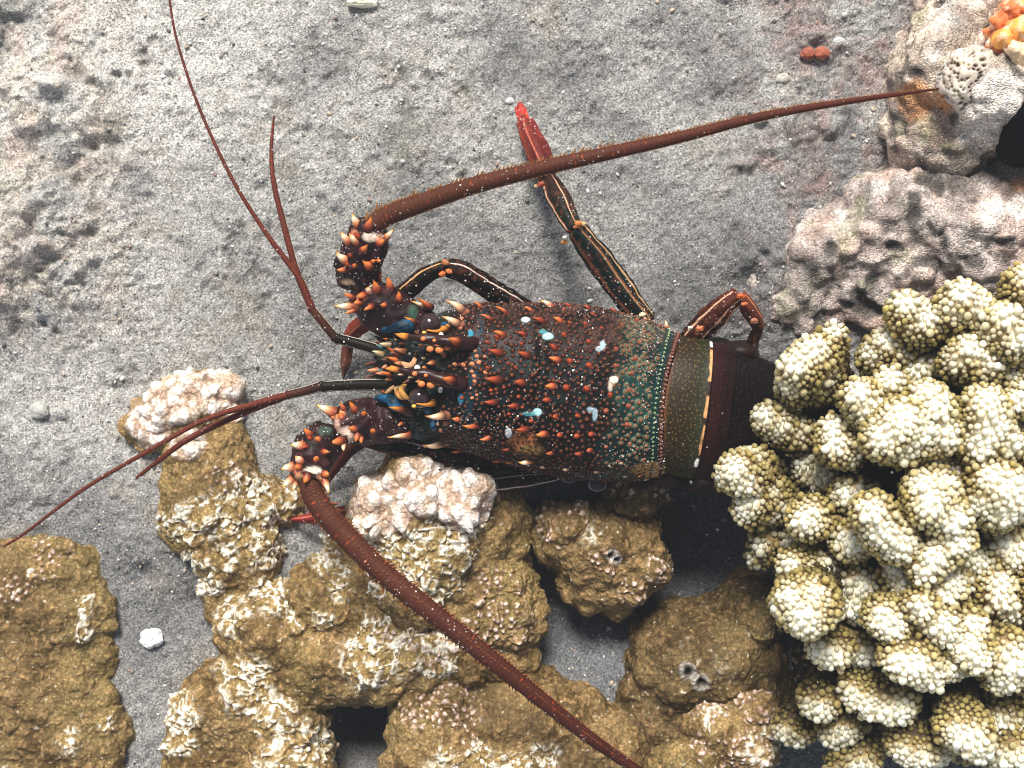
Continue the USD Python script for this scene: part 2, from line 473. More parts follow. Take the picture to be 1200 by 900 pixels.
inst.CreateScalesAttr(Vt.Vec3fArray.FromNumpy(np.repeat(size[:, None], 3, 1).astype(np.float32)))
qt = rng.normal(size=(N, 4)); qt /= np.linalg.norm(qt, axis=1, keepdims=True)
inst.CreateOrientationsAttr(Vt.QuathArray([Gf.Quath(float(a[0]), float(a[1]), float(a[2]), float(a[3])) for a in qt]))


# ---------------------------------------------------------------- brown corals and rocks
def patch_mask(px, py, patches):
    m = np.zeros(len(px))
    for a, b, r, *s in patches:
        m = np.maximum(m, (s[0] if s else 1.0) * np.exp(-(((px - a) ** 2 + (py - b) ** 2) / r ** 2) ** 1.5))
    return m


def lattice(c, seed):
    """A random number in [0, 1) for every integer lattice point."""
    c = c.astype(np.int64)
    h = (c[:, 0] * 374761393 + c[:, 1] * 668265263 + c[:, 2] * 2147483647 + seed * 144665) & 0xFFFFFFFF
    h = ((h ^ (h >> 13)) * 1274126177) & 0xFFFFFFFF
    return ((h ^ (h >> 16)) & 0xFFFFFF) / 16777216.0


def cells(p, scale, seed):
    """Distance to the nearest of jittered points (in cell units) and that point's random number."""
    q = np.asarray(p) * scale
    g = np.floor(q)
    best, rid = np.full(len(q), 9.0), np.zeros(len(q))
    for d in np.ndindex(3, 3, 3):
        c = g + np.array(d) - 1
        j = [lattice(c, seed + k) for k in range(3)]
        dd = np.linalg.norm(c + np.stack(j, 1) * 0.8 + 0.1 - q, axis=1)
        w = dd < best
        best, rid = np.where(w, dd, best), np.where(w, j[0], rid)
    return best, rid


def brown(name, label, blobs, white=(), pink=(), knobs=(), flat=0.8, cell=0.00052, tone=1.0, seed=0, holes=(), dark=(), k=0.003, cat='coral', deep=False):
    v, f = blobs_mesh([(a, b, z * flat - .001, rx, ry, rz * flat * .92) for a, b, z, rx, ry, rz in blobs], cell, k, floor=-0.045 if deep else -0.014, skirt=0.4 if deep else 1.0)
    n = normals(v, f)
    v = v + n * (0.0060 * (fbm(v * 58 + seed, 3, 50 + seed) - 0.5))[:, None]
    n = normals(v, f)
    v = v + n * (0.0018 * (fbm(v * 150 + seed, 3, 90 + seed) - 0.5))[:, None]
    n = normals(v, f)
    px, py = pix(v)
    upn = np.clip(n[:, 2], 0, 1)
    wob = (noise(v * 130 + seed, 61) - 0.5)
    swell = patch_mask(px, py, white) if white else np.zeros(len(v))
    w = sstep(0.25, 0.65, patch_mask(px + 16 * wob, py + 16 * (noise(v * 130 + 40, 62) - 0.5), white) + 0.25 * wob) if white else np.zeros(len(v))
    pk = sstep(0.25, 0.65, patch_mask(px + 14 * wob, py, pink) + 0.25 * wob) if pink else np.zeros(len(v))
    kn = sstep(0.25, 0.6, patch_mask(px, py, knobs)) if knobs else np.zeros(len(v))
    wl = v + 0.0009 * np.stack([noise(v * 330, 71), noise(v * 330, 72), noise(v * 330, 73)], 1)
    rid = 1 - np.abs(2 * noise(wl * 560 + 3, 63) - 1)
    squig = sstep(0.64, 0.90, rid) * sstep(0.40, 0.56, noise(wl * 330 + 8, 64))
    # low relief of small bumps everywhere
    bump = sstep(0.5, 0.85, noise(v * 560 + seed, 65))
    disp = 0.0007 * bump + 0.0006 * (fbm(v * 160, 2, 66) - 0.5)
    dm, _ = cells(v, 150.0, 95 + seed)
    dl, _ = cells(v + .006 * (noise(v * 60, 75) - .5)[:, None], 80.0, 96 + seed)
    disp += 0.0016 * np.exp(-(dm / .42) ** 2) + 0.0040 * np.exp(-(dl / .45) ** 2)
    kd, kr = cells(wl + 0.0008 * np.stack([noise(v * 420, 76), noise(v * 420, 77), noise(v * 420, 78)], 1), 400.0, 97 + seed)
    stub = np.exp(-(kd / .36) ** 2)
    w2 = np.maximum(w, .8 * pk)
    disp += 0.0014 * swell + 0.0020 * stub * w2 * (0.5 + kr) + 0.0006 * squig * w2
    if knobs or pink:
        cd, cr = cells(v, 210.0, 80 + seed)
        dome = np.exp(-(cd / 0.48) ** 2)
        disp += 0.0028 * dome * kn
    v2 = v + n * disp[:, None]
    # the living tissue: golden brown, darker in the depths of the relief
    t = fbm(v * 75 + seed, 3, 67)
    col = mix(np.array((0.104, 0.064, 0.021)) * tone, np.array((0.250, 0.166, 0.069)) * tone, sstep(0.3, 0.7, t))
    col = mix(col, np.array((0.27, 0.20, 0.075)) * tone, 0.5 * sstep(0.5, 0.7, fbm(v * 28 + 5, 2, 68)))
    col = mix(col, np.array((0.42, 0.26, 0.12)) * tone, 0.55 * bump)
    tips = np.clip(np.maximum(sstep(.35, .75, stub) * (0.2 + 0.95 * sstep(.32, .55, noise(wl * 380, 79))), .85 * squig), 0, 1) * np.maximum(w, 0)
    col = mix(col, (0.36, 0.25, 0.10), 0.5 * w)
    col = mix(col, (0.92, 0.88, 0.76), 0.95 * tips)
    if pink:
        pc = mix((0.46, 0.27, 0.20), (0.78, 0.62, 0.55), sstep(0.3, 0.8, stub))
        col = mix(col, pc, 0.85 * pk * sstep(0.2, 0.6, stub))
    if knobs:
        kc = mix((0.50, 0.36, 0.27), (0.86, 0.78, 0.72), sstep(0.15, 0.6, dome))
        col = mix(col, kc, 0.9 * kn)
    fleck = noise(v * 800, 69)
    col = mix(col, (0.75, 0.68, 0.52), 0.5 * sstep(0.86, 0.92, fleck))
    for a, b, r in holes:
        m = np.exp(-((px - a) ** 2 + (py - b) ** 2) / r ** 2)
        v2 = v2 - n * (0.004 * m)[:, None]
        ring = np.exp(-((np.hypot(px - a, py - b) - 1.5 * r) / (0.5 * r)) ** 2)
        col = mix(col, (0.50, 0.47, 0.44), 0.7 * ring)
        col = mix(col, (0.01, 0.01, 0.01), np.clip(1.3 * m, 0, 1))
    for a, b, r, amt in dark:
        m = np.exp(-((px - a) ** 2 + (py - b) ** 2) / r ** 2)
        col = mix(col, (0.06, 0.045, 0.03), amt * m)  # shade in gaps and holes painted into the coral colour
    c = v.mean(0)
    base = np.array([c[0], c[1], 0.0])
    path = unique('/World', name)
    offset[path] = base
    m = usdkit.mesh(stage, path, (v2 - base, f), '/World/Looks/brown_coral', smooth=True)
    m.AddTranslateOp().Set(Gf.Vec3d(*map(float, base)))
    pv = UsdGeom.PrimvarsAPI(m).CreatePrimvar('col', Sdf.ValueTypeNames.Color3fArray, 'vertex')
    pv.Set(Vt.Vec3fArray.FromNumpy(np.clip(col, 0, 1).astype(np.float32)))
    tag(m.GetPrim(), label, cat)
    return path


# main lobed colony, from the pale crest near the antennule down to the bottom edge
brown('lobed_coral', 'long golden brown coral with white squiggles and pale crest under the antennule tips',
      [(215, 478, .012, 42, 34, .020), (180, 500, .006, 30, 26, .014), (250, 465, .010, 28, 24, .016), (245, 535, .008, 48, 45, .020), (255, 590, .010, 62, 50, .024),
       (228, 610, .002, 34, 32, .016), (278, 645, .008, 42, 46, .024), (275, 700, .002, 28, 36, .016), (318, 590, .000, 30, 20, .012),
       (315, 742, .008, 50, 56, .028), (392, 698, .010, 46, 40, .030), (440, 715, .008, 60, 55, .030), (390, 770, .008, 80, 50, .030),
       (288, 820, .004, 66, 54, .028), (240, 850, .000, 36, 46, .020), (335, 850, .006, 36, 48, .028), (340, 905, .010, 50, 40, .026), (455, 770, .010, 70, 46, .028),
       (255, 900, .000, 60, 40, .020), (520, 770, .004, 60, 44, .026), (480, 700, .002, 60, 50, .020), (560, 800, .000, 70, 40, .018), (430, 650, .000, 40, 40, .016)],
      white=[(232, 610, 30), (285, 595, 42), (330, 590, 22), (205, 612, 18), (240, 680, 24), (225, 655, 16), (275, 720, 24), (320, 700, 28), (385, 655, 24), (300, 640, 30), (265, 655, 20),
             (290, 800, 36), (215, 835, 26), (325, 840, 26), (350, 880, 40), (330, 895, 30), (430, 770, 36), (445, 740, 30), (470, 760, 30), (510, 770, 26), (345, 730, 14), (380, 722, 14), (215, 870, 18), (405, 690, 18)],
      pink=[(475, 735, 36), (265, 555, 18), (510, 760, 24)], knobs=[(205, 462, 34), (180, 497, 24), (252, 462, 24), (222, 520, 20), (275, 485, 14)],
      dark=[(420, 850, 45, .7), (395, 620, 24, .5)], seed=1, flat=.56, k=.003)
brown('lobed_coral', 'brown coral knob with pale pink bumpy crest, just below the carapace',
      [(470, 590, .022, 40, 32, .022), (530, 585, .020, 40, 30, .020), (455, 600, .020, 34, 26, .018), (505, 640, .012, 66, 56, .030), (560, 620, .004, 60, 60, .026),
       (480, 690, .006, 55, 44, .026), (560, 690, .004, 62, 66, .028), (438, 588, .032, 16, 16, .010), (470, 560, .034, 20, 16, .010), (498, 585, .034, 20, 24, .010), (532, 582, .034, 14, 18, .010), (552, 578, .032, 16, 18, .010), (488, 548, .030, 14, 12, .010), (590, 720, .000, 42, 46, .022), (555, 765, .000, 66, 40, .022)],
      white=[(470, 640, 40), (520, 640, 40), (440, 620, 24), (500, 680, 30), (460, 665, 24), (545, 610, 20), (525, 680, 20), (450, 690, 20)], pink=[(575, 700, 34), (600, 735, 24), (560, 740, 26)],
      knobs=[(455, 588, 32), (495, 570, 32), (540, 585, 34), (435, 590, 20)], dark=[(545, 665, 16, .6), (516, 612, 9, .7)], seed=2, tone=.95, flat=.85, k=.0022, deep=True)
brown('lobed_coral', 'small rounded brown coral nodule with pinkish rim standing alone on sand painted as shaded',
      [(700, 640, .008, 54, 38, .026), (665, 615, .012, 30, 22, .018), (735, 655, .006, 40, 44, .024), (650, 630, .006, 20, 22, .016), (710, 680, .002, 50, 36, .020)],
      white=[(690, 625, 18, .6)], pink=[(650, 618, 24), (678, 605, 14), (765, 665, 16), (710, 655, 15), (740, 690, 16)], holes=[(715, 650, 3.0), (722, 655, 2.5)], seed=3, tone=.85, k=.0022, deep=True)
brown('lobed_coral', 'small knobbly brown coral stub tucked beneath the rear edge of the carapace',
      [(742, 580, .008, 30, 28, .018), (745, 612, .000, 26, 20, .014)], pink=[(735, 572, 14), (765, 580, 10)], seed=4, tone=.6, deep=True)
brown('lobed_coral', 'low golden brown coral mound filling the corner beside the white shell fragment',
      [(40, 700, .004, 70, 70, .020), (88, 700, .002, 32, 42, .016), (45, 790, .004, 80, 56, .022), (10, 770, .006, 60, 110, .024), (80, 850, .004, 50, 42, .018), (30, 890, .008, 90, 50, .024), (80, 900, .006, 62, 50, .022), (70, 655, .000, 46, 20, .010), (118, 720, .004, 18, 24, .014), (112, 765, .002, 22, 18, .012), (128, 860, .002, 20, 22, .014), (35, 660, .006, 26, 18, .014), (60, 725, .012, 24, 22, .016), (95, 820, .008, 26, 18, .014), (25, 800, .014, 30, 26, .016)],
      white=[(100, 710, 16), (98, 735, 14), (120, 850, 16, .8), (80, 870, 20, .7), (40, 670, 14, .6)], pink=[(60, 655, 24), (20, 690, 16)], seed=5, tone=.80, flat=.40, k=.0025)
brown('lobed_coral', 'rough brown coral ridge along the bottom under the thick antenna',
      [(520, 860, .006, 62, 52, .026), (600, 840, .004, 60, 46, .026), (560, 905, .010, 110, 40, .026), (660, 846, .002, 54, 40, .024), (690, 880, .004, 70, 50, .026), (500, 885, .004, 30, 36, .022), (610, 815, .000, 46, 26, .018), (520, 815, .000, 60, 34, .022)],
      white=[(560, 890, 24), (640, 885, 20), (600, 900, 24), (520, 895, 26, .8)], pink=[(500, 830, 32), (535, 815, 24), (545, 850, 24)], seed=6, tone=.88, deep=True)
brown('lobed_coral', 'dark brown coral fan with fine wavy ridges next to the white branching coral',
      [(800, 770, .004, 56, 52, .026), (775, 810, .000, 40, 44, .022), (850, 760, .006, 56, 46, .028), (885, 715, .008, 30, 32, .026), (870, 800, .002, 50, 50, .024), (780, 850, .000, 60, 46, .022)],
      pink=[(905, 740, 14, .5)], white=[(850, 780, 26, .35), (800, 755, 30, .3)], holes=[(806, 786, 5), (822, 799, 5)], seed=7, tone=.55, deep=True)
brown('lobed_coral', 'pink edged coral ledge at the bottom with pale crinkled rim',
      [(850, 850, .014, 50, 34, .022), (880, 825, .016, 28, 24, .018), (820, 885, .010, 56, 34, .022), (870, 875, .010, 36, 34, .020), (780, 895, .004, 46, 30, .018)],
      pink=[(880, 815, 26), (895, 850, 22), (835, 840, 22), (870, 885, 30), (830, 870, 20), (850, 895, 26)], white=[(885, 880, 20), (840, 845, 16), (895, 860, 14)], seed=8, tone=.95, k=.0022, deep=True)


def rock(name, label, blobs, cell=0.0011, seed=0, pale=(), orange=(), dark=(), tint=(0.40, 0.34, 0.31), cat='rock'):
    v, f = blobs_mesh(blobs, cell, 0.004)
    n = normals(v, f)
    v = v + n * (0.018 * (fbm(v * 55 + seed, 3, 150 + seed) - 0.5) + 0.0060 * (fbm(v * 150 + seed, 3, 151) - 0.5))[:, None]
    n = normals(v, f)
    px, py = pix(v)
    l = np.clip(noise(v * 220 + seed, 152) - 0.5, 0, 1)
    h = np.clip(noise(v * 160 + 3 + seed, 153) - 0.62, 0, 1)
    v2 = v + n * (0.005 * l - 0.006 * h)[:, None]
    t = fbm(v * 80 + seed, 3, 154)
    col = mix(np.array(tint) * 0.75, np.array(tint) * 1.35, sstep(0.35, 0.65, t))
    col = mix(col, (0.54, 0.37, 0.30), 0.6 * sstep(0.5, 0.68, fbm(v * 55 + 4 + seed, 3, 155)))
    col = mix(col, (0.17, 0.12, 0.10), 0.7 * sstep(0.52, 0.7, fbm(v * 110 + 9 + seed, 3, 156)))
    col = mix(col, (0.20, 0.22, 0.08), 0.35 * sstep(0.66, 0.8, noise(v * 95 + 1, 157)))
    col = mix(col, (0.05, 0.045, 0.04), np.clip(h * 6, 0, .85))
    if pale:
        col = mix(col, (0.78, 0.70, 0.62), 0.9 * sstep(0.3, 0.8, patch_mask(px, py, pale) + 0.5 * (noise(v * 200, 158) - .5)))
    if orange:
        col = mix(col, (0.60, 0.27, 0.10), 0.8 * sstep(0.3, 0.8, patch_mask(px, py, orange) + 0.6 * (noise(v * 200, 159) - .5)))
    for a, b, r, amt in dark:
        col = mix(col, (0.06, 0.05, 0.045), amt * np.exp(-((px - a) ** 2 + (py - b) ** 2) / r ** 2))  # shade between the rocks painted as dark patches
    c = v.mean(0); base = np.array([c[0], c[1], 0.0])
    path = unique('/World', name)
    m = usdkit.mesh(stage, path, (v2 - base, f), '/World/Looks/crust', smooth=True)
    m.AddTranslateOp().Set(Gf.Vec3d(*map(float, base)))
    pv = UsdGeom.PrimvarsAPI(m).CreatePrimvar('col', Sdf.ValueTypeNames.Color3fArray, 'vertex')
    pv.Set(Vt.Vec3fArray.FromNumpy(np.clip(col, 0, 1).astype(np.float32)))
    tag(m.GetPrim(), label, cat)
    return v2, f


rock('reef_rock', 'pale pinkish encrusted rock behind the far tip of the long antenna',
     [(1090, 90, .010, 50, 70, .030), (1130, 130, .014, 60, 60, .038), (1105, 30, .004, 46, 60, .030), (1160, 110, .016, 40, 50, .040), (1080, 165, .004, 50, 36, .026), (1110, 185, .002, 50, 40, .022), (1160, 40, .000, 60, 60, .022), (1200, 30, .002, 60, 60, .030)],
     seed=1, pale=[(1165, 115, 42), (1150, 150, 34), (1095, 60, 20, .6), (1110, 20, 30, .6), (1080, 175, 20, .5)], orange=[(1075, 115, 28), (1110, 110, 24), (1190, 20, 30)],
     dark=[(1095, 215, 40, .8), (1130, 40, 30, .6), (1060, 130, 20, .6)], tint=(0.54, 0.44, 0.35))
rock('reef_rock', 'broad rough grey pink rock slab above the white branching coral',
     [(1080, 265, .006, 90, 46, .026), (1040, 240, .006, 50, 34, .024), (1000, 285, .002, 60, 46, .022), (960, 300, -.002, 60, 50, .020), (1150, 280, .010, 80, 60, .030), (1190, 240, .010, 40, 60, .032), (1060, 330, .000, 90, 60, .020), (930, 350, -.006, 60, 60, .018), (1190, 330, .006, 60, 60, .024)],
     seed=4, pale=[(1030, 222, 16, .7), (1160, 250, 24, .8), (1195, 240, 20, .9), (985, 255, 14, .6)], orange=[(1195, 215, 14, .7)], dark=[(1120, 215, 26, .9), (945, 330, 40, .5), (1060, 240, 16, .6), (1175, 205, 24, .9)], tint=(0.46, 0.39, 0.345))
v, f = blobs_mesh([(1200, 157, .044, 13, 24, .016), (1212, 138, .046, 18, 20, .016), (1208, 172, .040, 20, 14, .014)], 0.0012, .005)
vcol('gap_black', rough=0.7, spec=0.03, bump=0.1)
put('/World', 'black_lump', v, f, 'gap_black', (0.0015, 0.0015, 0.002), label='added smooth black lump in the dark gap between the pale encrusted rock and the grey slab', cat='dark_lump')  # added lump, coloured black for a dark gap that was never identified

# honeycomb-pored coral patch on the pale rock
pc = P(1142, 88, .050)
hv, hf, hc = [], [], []
ot = thing('honeycomb_coral', 'small cream coral with dark honeycomb pores on the pale encrusted rock', 'coral', pc - [0, 0, .004])
v, f = ico(5)
v = v * (1 + .5 * (fbm(v * 2, 2, 195) - .5))[:, None] * [0.0098, 0.0118, 0.008] + pc - [0, 0, .005]
n = normals(v, f)
cd, cr = cells(v * [1, 1.25, 1], 520.0, 190)
v2 = v + n * (0.0016 * sstep(0.15, 0.55, cd) - .0008 + .004 * (fbm(v * 140, 2, 191) - .5))[:, None]
put(ot, 'colony', v2, f, 'white_coral', mix((0.09, 0.065, 0.05), mix((0.42, 0.34, 0.27), (0.60, 0.52, 0.43), fbm(v * 200, 2, 192)), sstep(0.2, 0.5, cd + .25 * (noise(v * 600, 193) - .5))))

# orange cup coral in the corner
ot = thing('orange_cup_coral', 'bright orange cluster of rounded coral polyps at the top edge of the pale rock', 'coral', P(1185, 60, .03))
k_ = 0
for (a, b, z, r, c) in [(1165, 55, .052, 10, 0), (1178, 45, .058, 14, 1), (1195, 35, .062, 18, 1), (1172, 25, .055, 11, 0), (1185, 12, .058, 13, 0), (1198, 62, .060, 15, 2), (1180, 70, .054, 11, 0),
                        (1195, 88, .052, 13, 0), (1170, 80, .050, 9, 0), (1160, 68, .048, 7, 0), (1200, 8, .058, 14, 1), (1186, 55, .060, 10, 2), (1162, 38, .048, 8, 0), (1176, 92, .046, 8, 0)]:
    rr = r * K * 0.9
    path = spline([P(a, b, z - rr * 2.2), P(a, b, z - rr), P(a, b, z)], 14)
    prof = rr * np.array([.75, .8, .85, .9, .95, 1, 1.02, 1.02, 1, .95, .86, .7, .48, .2])
    tv, tf, u, an = tube(path, prof, 18)
    tv = tv + normals(tv, tf) * (0.0060 * (fbm(tv * 330, 3, 200 + k_) - .5))[:, None]
    cc = [(0.66, 0.17, 0.06), (0.85, 0.33, 0.07), (0.90, 0.60, 0.36)][c]
    put(ot, 'polyp', tv, tf, 'soft', mix(mix(np.array((0.50, 0.12, 0.04)), np.array(cc), sstep(0.2, 0.8, u)), (0.85, 0.62, 0.45), .7 * sstep(.5, .7, fbm(tv * 420, 2, 222))))
    k_ += 1


# small loose things on the sand
def chip(name, label, cat, px, py, r, c, z=None, seed=0, shape=(1, .8, .5)):
    zz = ground(px, py) if z is None else z
    v, f = ico(3)
    v = v * (1 + 0.9 * (fbm(v * 1.6 + seed * 7.3, 3, 300 + seed) - .5))[:, None] * np.array(shape) * r * K
    base = P(px, py, zz + r * K * 0.25)
    put('/World', name, v + base, f, 'soft', mix(c, np.array(c) * 0.75, noise(v * 900, 5)), label=label, cat=cat)


chip('shell_fragment', 'bright white shell fragment alone on the grey sand', 'shell', 178, 748, 14, (0.86, 0.86, 0.84), seed=1, shape=(1, .85, .6))
chip('shell_fragment', 'tiny white shell chip just beyond the red leg tip', 'shell', 597, 118, 5, (0.86, 0.85, 0.8), seed=2)
chip('shell_fragment', 'yellowish white shell piece at the top edge of the sand', 'shell', 424, 3, 18, (0.75, 0.70, 0.52), seed=3, shape=(1, .3, .35))
chip('pebble', 'pale grey oval pebble beside the small red blob', 'pebble', 983, 48, 7, (0.55, 0.55, 0.52), seed=4, shape=(1, .6, .5))
chip('pebble', 'cream pebble half sunk in sand near the middle of the upper seabed', 'pebble', 918, 92, 8, (0.44, 0.40, 0.33), seed=5)
chip('pebble', 'round whitish stone in the sand beside the pale coral crest', 'pebble', 45, 480, 11, (0.42, 0.41, 0.37), seed=6)
ot = thing('red_alga', 'small rusty red double blob on the pale sand', 'alga', P(955, 63, ground(955, 63)))
for a, b, r in ((947, 63, 9), (963, 62, 9)):
    v, f = ico(3)
    v = v * (1 + 0.6 * (fbm(v * 2 + a, 3, 311) - .5))[:, None] * [1, .8, .6] * r * K + P(a, b, ground(a, b) + .002)
    put(ot, 'lobe', v, f, 'soft', mix((0.34, 0.10, 0.06), (0.20, 0.06, 0.04), noise(v * 700, 6)))


# ---------------------------------------------------------------- the white branching coral
def corallite(seg=8):
    prof = np.array([(0.80, -0.5), (0.86, 0.1), (1.0, 0.85), (0.98, 1.35), (0.68, 1.78), (0.0, 1.78)])
    a = np.linspace(0, 2 * math.pi, seg, endpoint=False)
    v = np.vstack([np.stack([r * np.cos(a), r * np.sin(a), np.full(seg, z)], 1) for r, z in prof[:-1]] + [np.array([[0, 0, prof[-1, 1]]])])
    q = [[i * seg + j, i * seg + (j + 1) % seg, (i + 1) * seg + (j + 1) % seg, (i + 1) * seg + j] for i in range(len(prof) - 2) for j in range(seg)]
    f = np.vstack([quads(q), [[(len(prof) - 2) * seg + j, (len(prof) - 2) * seg + (j + 1) % seg, len(v) - 1] for j in range(seg)]])
    t = np.r_[np.repeat((prof[:-1, 1] + 0.5) / 2.28, seg), 1.0]
    return v, f, t


CV, CF, CT = corallite()
cc0 = P(1085, 590, 0.0)
wc = thing('branching_coral', 'large cream white branching coral covered in bead like bumps', 'coral', cc0)
v, f = blobs_mesh([(1085, 600, .016, 130, 130, .030), (1010, 580, .006, 100, 90, .024), (1150, 760, .010, 150, 130, .026), (1040, 780, .000, 110, 90, .020), (1185, 450, .012, 90, 110, .026), (1090, 440, .006, 70, 70, .020), (960, 640, .000, 60, 80, .016)], 0.0022, .004, floor=-.045, skirt=.4)
v = v + normals(v, f) * (0.008 * (fbm(v * 90, 3, 400) - .5))[:, None]
base_v, base_f = v, f
cb = put(wc, 'colony_base', v, f, 'coral_core', mix((0.045, 0.032, 0.014), (0.10, 0.07, 0.03), fbm(v * 150, 2, 401)))
pts, nr = sample(base_v, base_f, 16000, 999)
ok = pts[:, 2] > 0.004
pts, nr = pts[ok], nr[ok]
rb = np.random.default_rng(998)
rad = rb.uniform(.0007, .0013, len(pts))
kp = thin(pts, 2.1 * rad)
bb = []
for i in kp:
    d = nr[i] + rb.normal(0, .12, 3); d /= np.linalg.norm(d)
    s_ = np.cross(d, [.3, .9, .2]); s_ /= np.linalg.norm(s_); t_ = np.cross(d, s_)
    bb.append((pts[i] + (CV[:, :1] * s_ + CV[:, 1:2] * t_) * rad[i] + CV[:, 2:] * rad[i] * d, CF, mix((0.07, 0.045, 0.014), (0.30, 0.22, 0.08), sstep(.2, .9, CT)) * rb.uniform(.7, 1.1)))
a_, b_, c_ = join(bb)
put(cb, 'corallite_beads', a_, b_, 'white_coral', c_, kind='stuff')
# (tip pixels with radius, z of the tips)
LOBES = [
    ([(930, 425, 26), (952, 408, 26), (977, 386, 15), (925, 448, 20), (960, 440, 22)], .074),
    ([(893, 487, 20), (912, 500, 20), (935, 505, 16)], .060),
    ([(1062, 352, 22), (1085, 370, 24), (1070, 375, 22)], .082),
    ([(1040, 395, 22), (1060, 408, 18), (1022, 415, 16)], .070),
    ([(1130, 340, 24), (1150, 358, 24), (1118, 360, 20)], .088),
    ([(1182, 368, 26), (1195, 395, 24), (1170, 385, 22)], .092),
    ([(1140, 405, 24), (1162, 418, 26), (1125, 420, 20)], .086),
    ([(1005, 460, 24), (1020, 478, 24), (1045, 442, 22)], .090),
    ([(1058, 490, 34), (1035, 512, 28), (1080, 505, 30), (1060, 520, 26)], .104),
    ([(1100, 475, 26), (1108, 510, 26), (1085, 460, 22)], .100),
    ([(980, 520, 22), (975, 500, 18), (995, 530, 16)], .078),
    ([(1160, 470, 30), (1165, 500, 34), (1150, 520, 26), (1185, 520, 24)], .098),
    ([(1192, 470, 20), (1200, 440, 24)], .082),
    ([(1190, 575, 34), (1165, 560, 26), (1180, 600, 28), (1150, 590, 22)], .098),
    ([(858, 550, 24), (872, 565, 20), (850, 558, 16), (880, 540, 18)], .072),
    ([(876, 585, 22), (872, 600, 16), (898, 575, 20), (905, 595, 18)], .066),
    ([(942, 612, 24), (950, 605, 20)], .078),
    ([(1022, 600, 26), (1035, 625, 28), (1056, 640, 28)], .100),
    ([(1092, 592, 30), (1120, 612, 28), (1085, 570, 24), (1105, 570, 22)], .104),
    ([(1125, 635, 26), (1095, 655, 24), (1085, 672, 18)], .098),
    ([(1000, 640, 22), (990, 632, 16)], .076),
    ([(1090, 545, 26), (1125, 560, 22)], .084),
    ([(1010, 585, 22), (990, 580, 20)], .070),
    ([(942, 728, 34), (925, 700, 20), (950, 700, 24), (960, 720, 22), (915, 710, 16)], .092),
    ([(925, 665, 20), (945, 675, 22), (965, 665, 18)], .070),
    ([(1046, 738, 26), (1035, 725, 22)], .088),
    ([(1080, 715, 22), (1105, 735, 26), (1112, 745, 22)], .094),
    ([(1108, 700, 22), (1118, 685, 20)], .088),
    ([(1075, 785, 28), (1055, 780, 24), (1090, 795, 24), (1120, 785, 22)], .092),
    ([(1150, 778, 24), (1135, 760, 24), (1140, 735, 20)], .092),
    ([(976, 772, 22), (960, 765, 18), (1012, 770, 22)], .070),
    ([(1056, 836, 26), (1038, 835, 22), (1015, 828, 22), (1000, 815, 18)], .074),
    ([(962, 836, 20), (950, 828, 14)], .060),
    ([(1140, 872, 30), (1125, 862, 24), (1152, 882, 22)], .086),
    ([(1195, 785, 32), (1185, 770, 24), (1178, 800, 22)], .090),
    ([(1176, 705, 22), (1172, 685, 20), (1188, 720, 18)], .080),
    ([(990, 862, 20), (975, 870, 18), (1000, 850, 16)], .054),
    ([(916, 862, 16), (935, 868, 14)], .044),
    ([(1080, 895, 24), (1060, 885, 20), (1100, 890, 20)], .070),
    ([(1195, 650, 26), (1180, 640, 20)], .078),
    ([(890, 640, 14), (902, 630, 12), (885, 655, 10)], .052),
    ([(1170, 850, 20), (1190, 860, 26)], .070),
    ([(1200, 895, 30), (1180, 890, 22)], .074),
    ([(1210, 320, 26), (1215, 345, 26)], .080), ([(1230, 420, 34), (1225, 450, 30)], .084), ([(1240, 540, 36), (1235, 580, 34)], .09), ([(1245, 690, 36), (1235, 720, 30)], .085),
    ([(1245, 830, 36)], .078), ([(1010, 905, 24), (985, 915, 20)], .055),
    ([(1150, 660, 22), (1145, 690, 22)], .074), ([(1010, 690, 24), (1000, 715, 24), (985, 690, 20)], .070), ([(1060, 690, 22), (1050, 670, 18)], .078), ([(960, 560, 22), (940, 545, 18)], .052),
    ([(1075, 430, 22), (1100, 425, 22)], .068), ([(925, 640, 18)], .056)]
big_left = 250
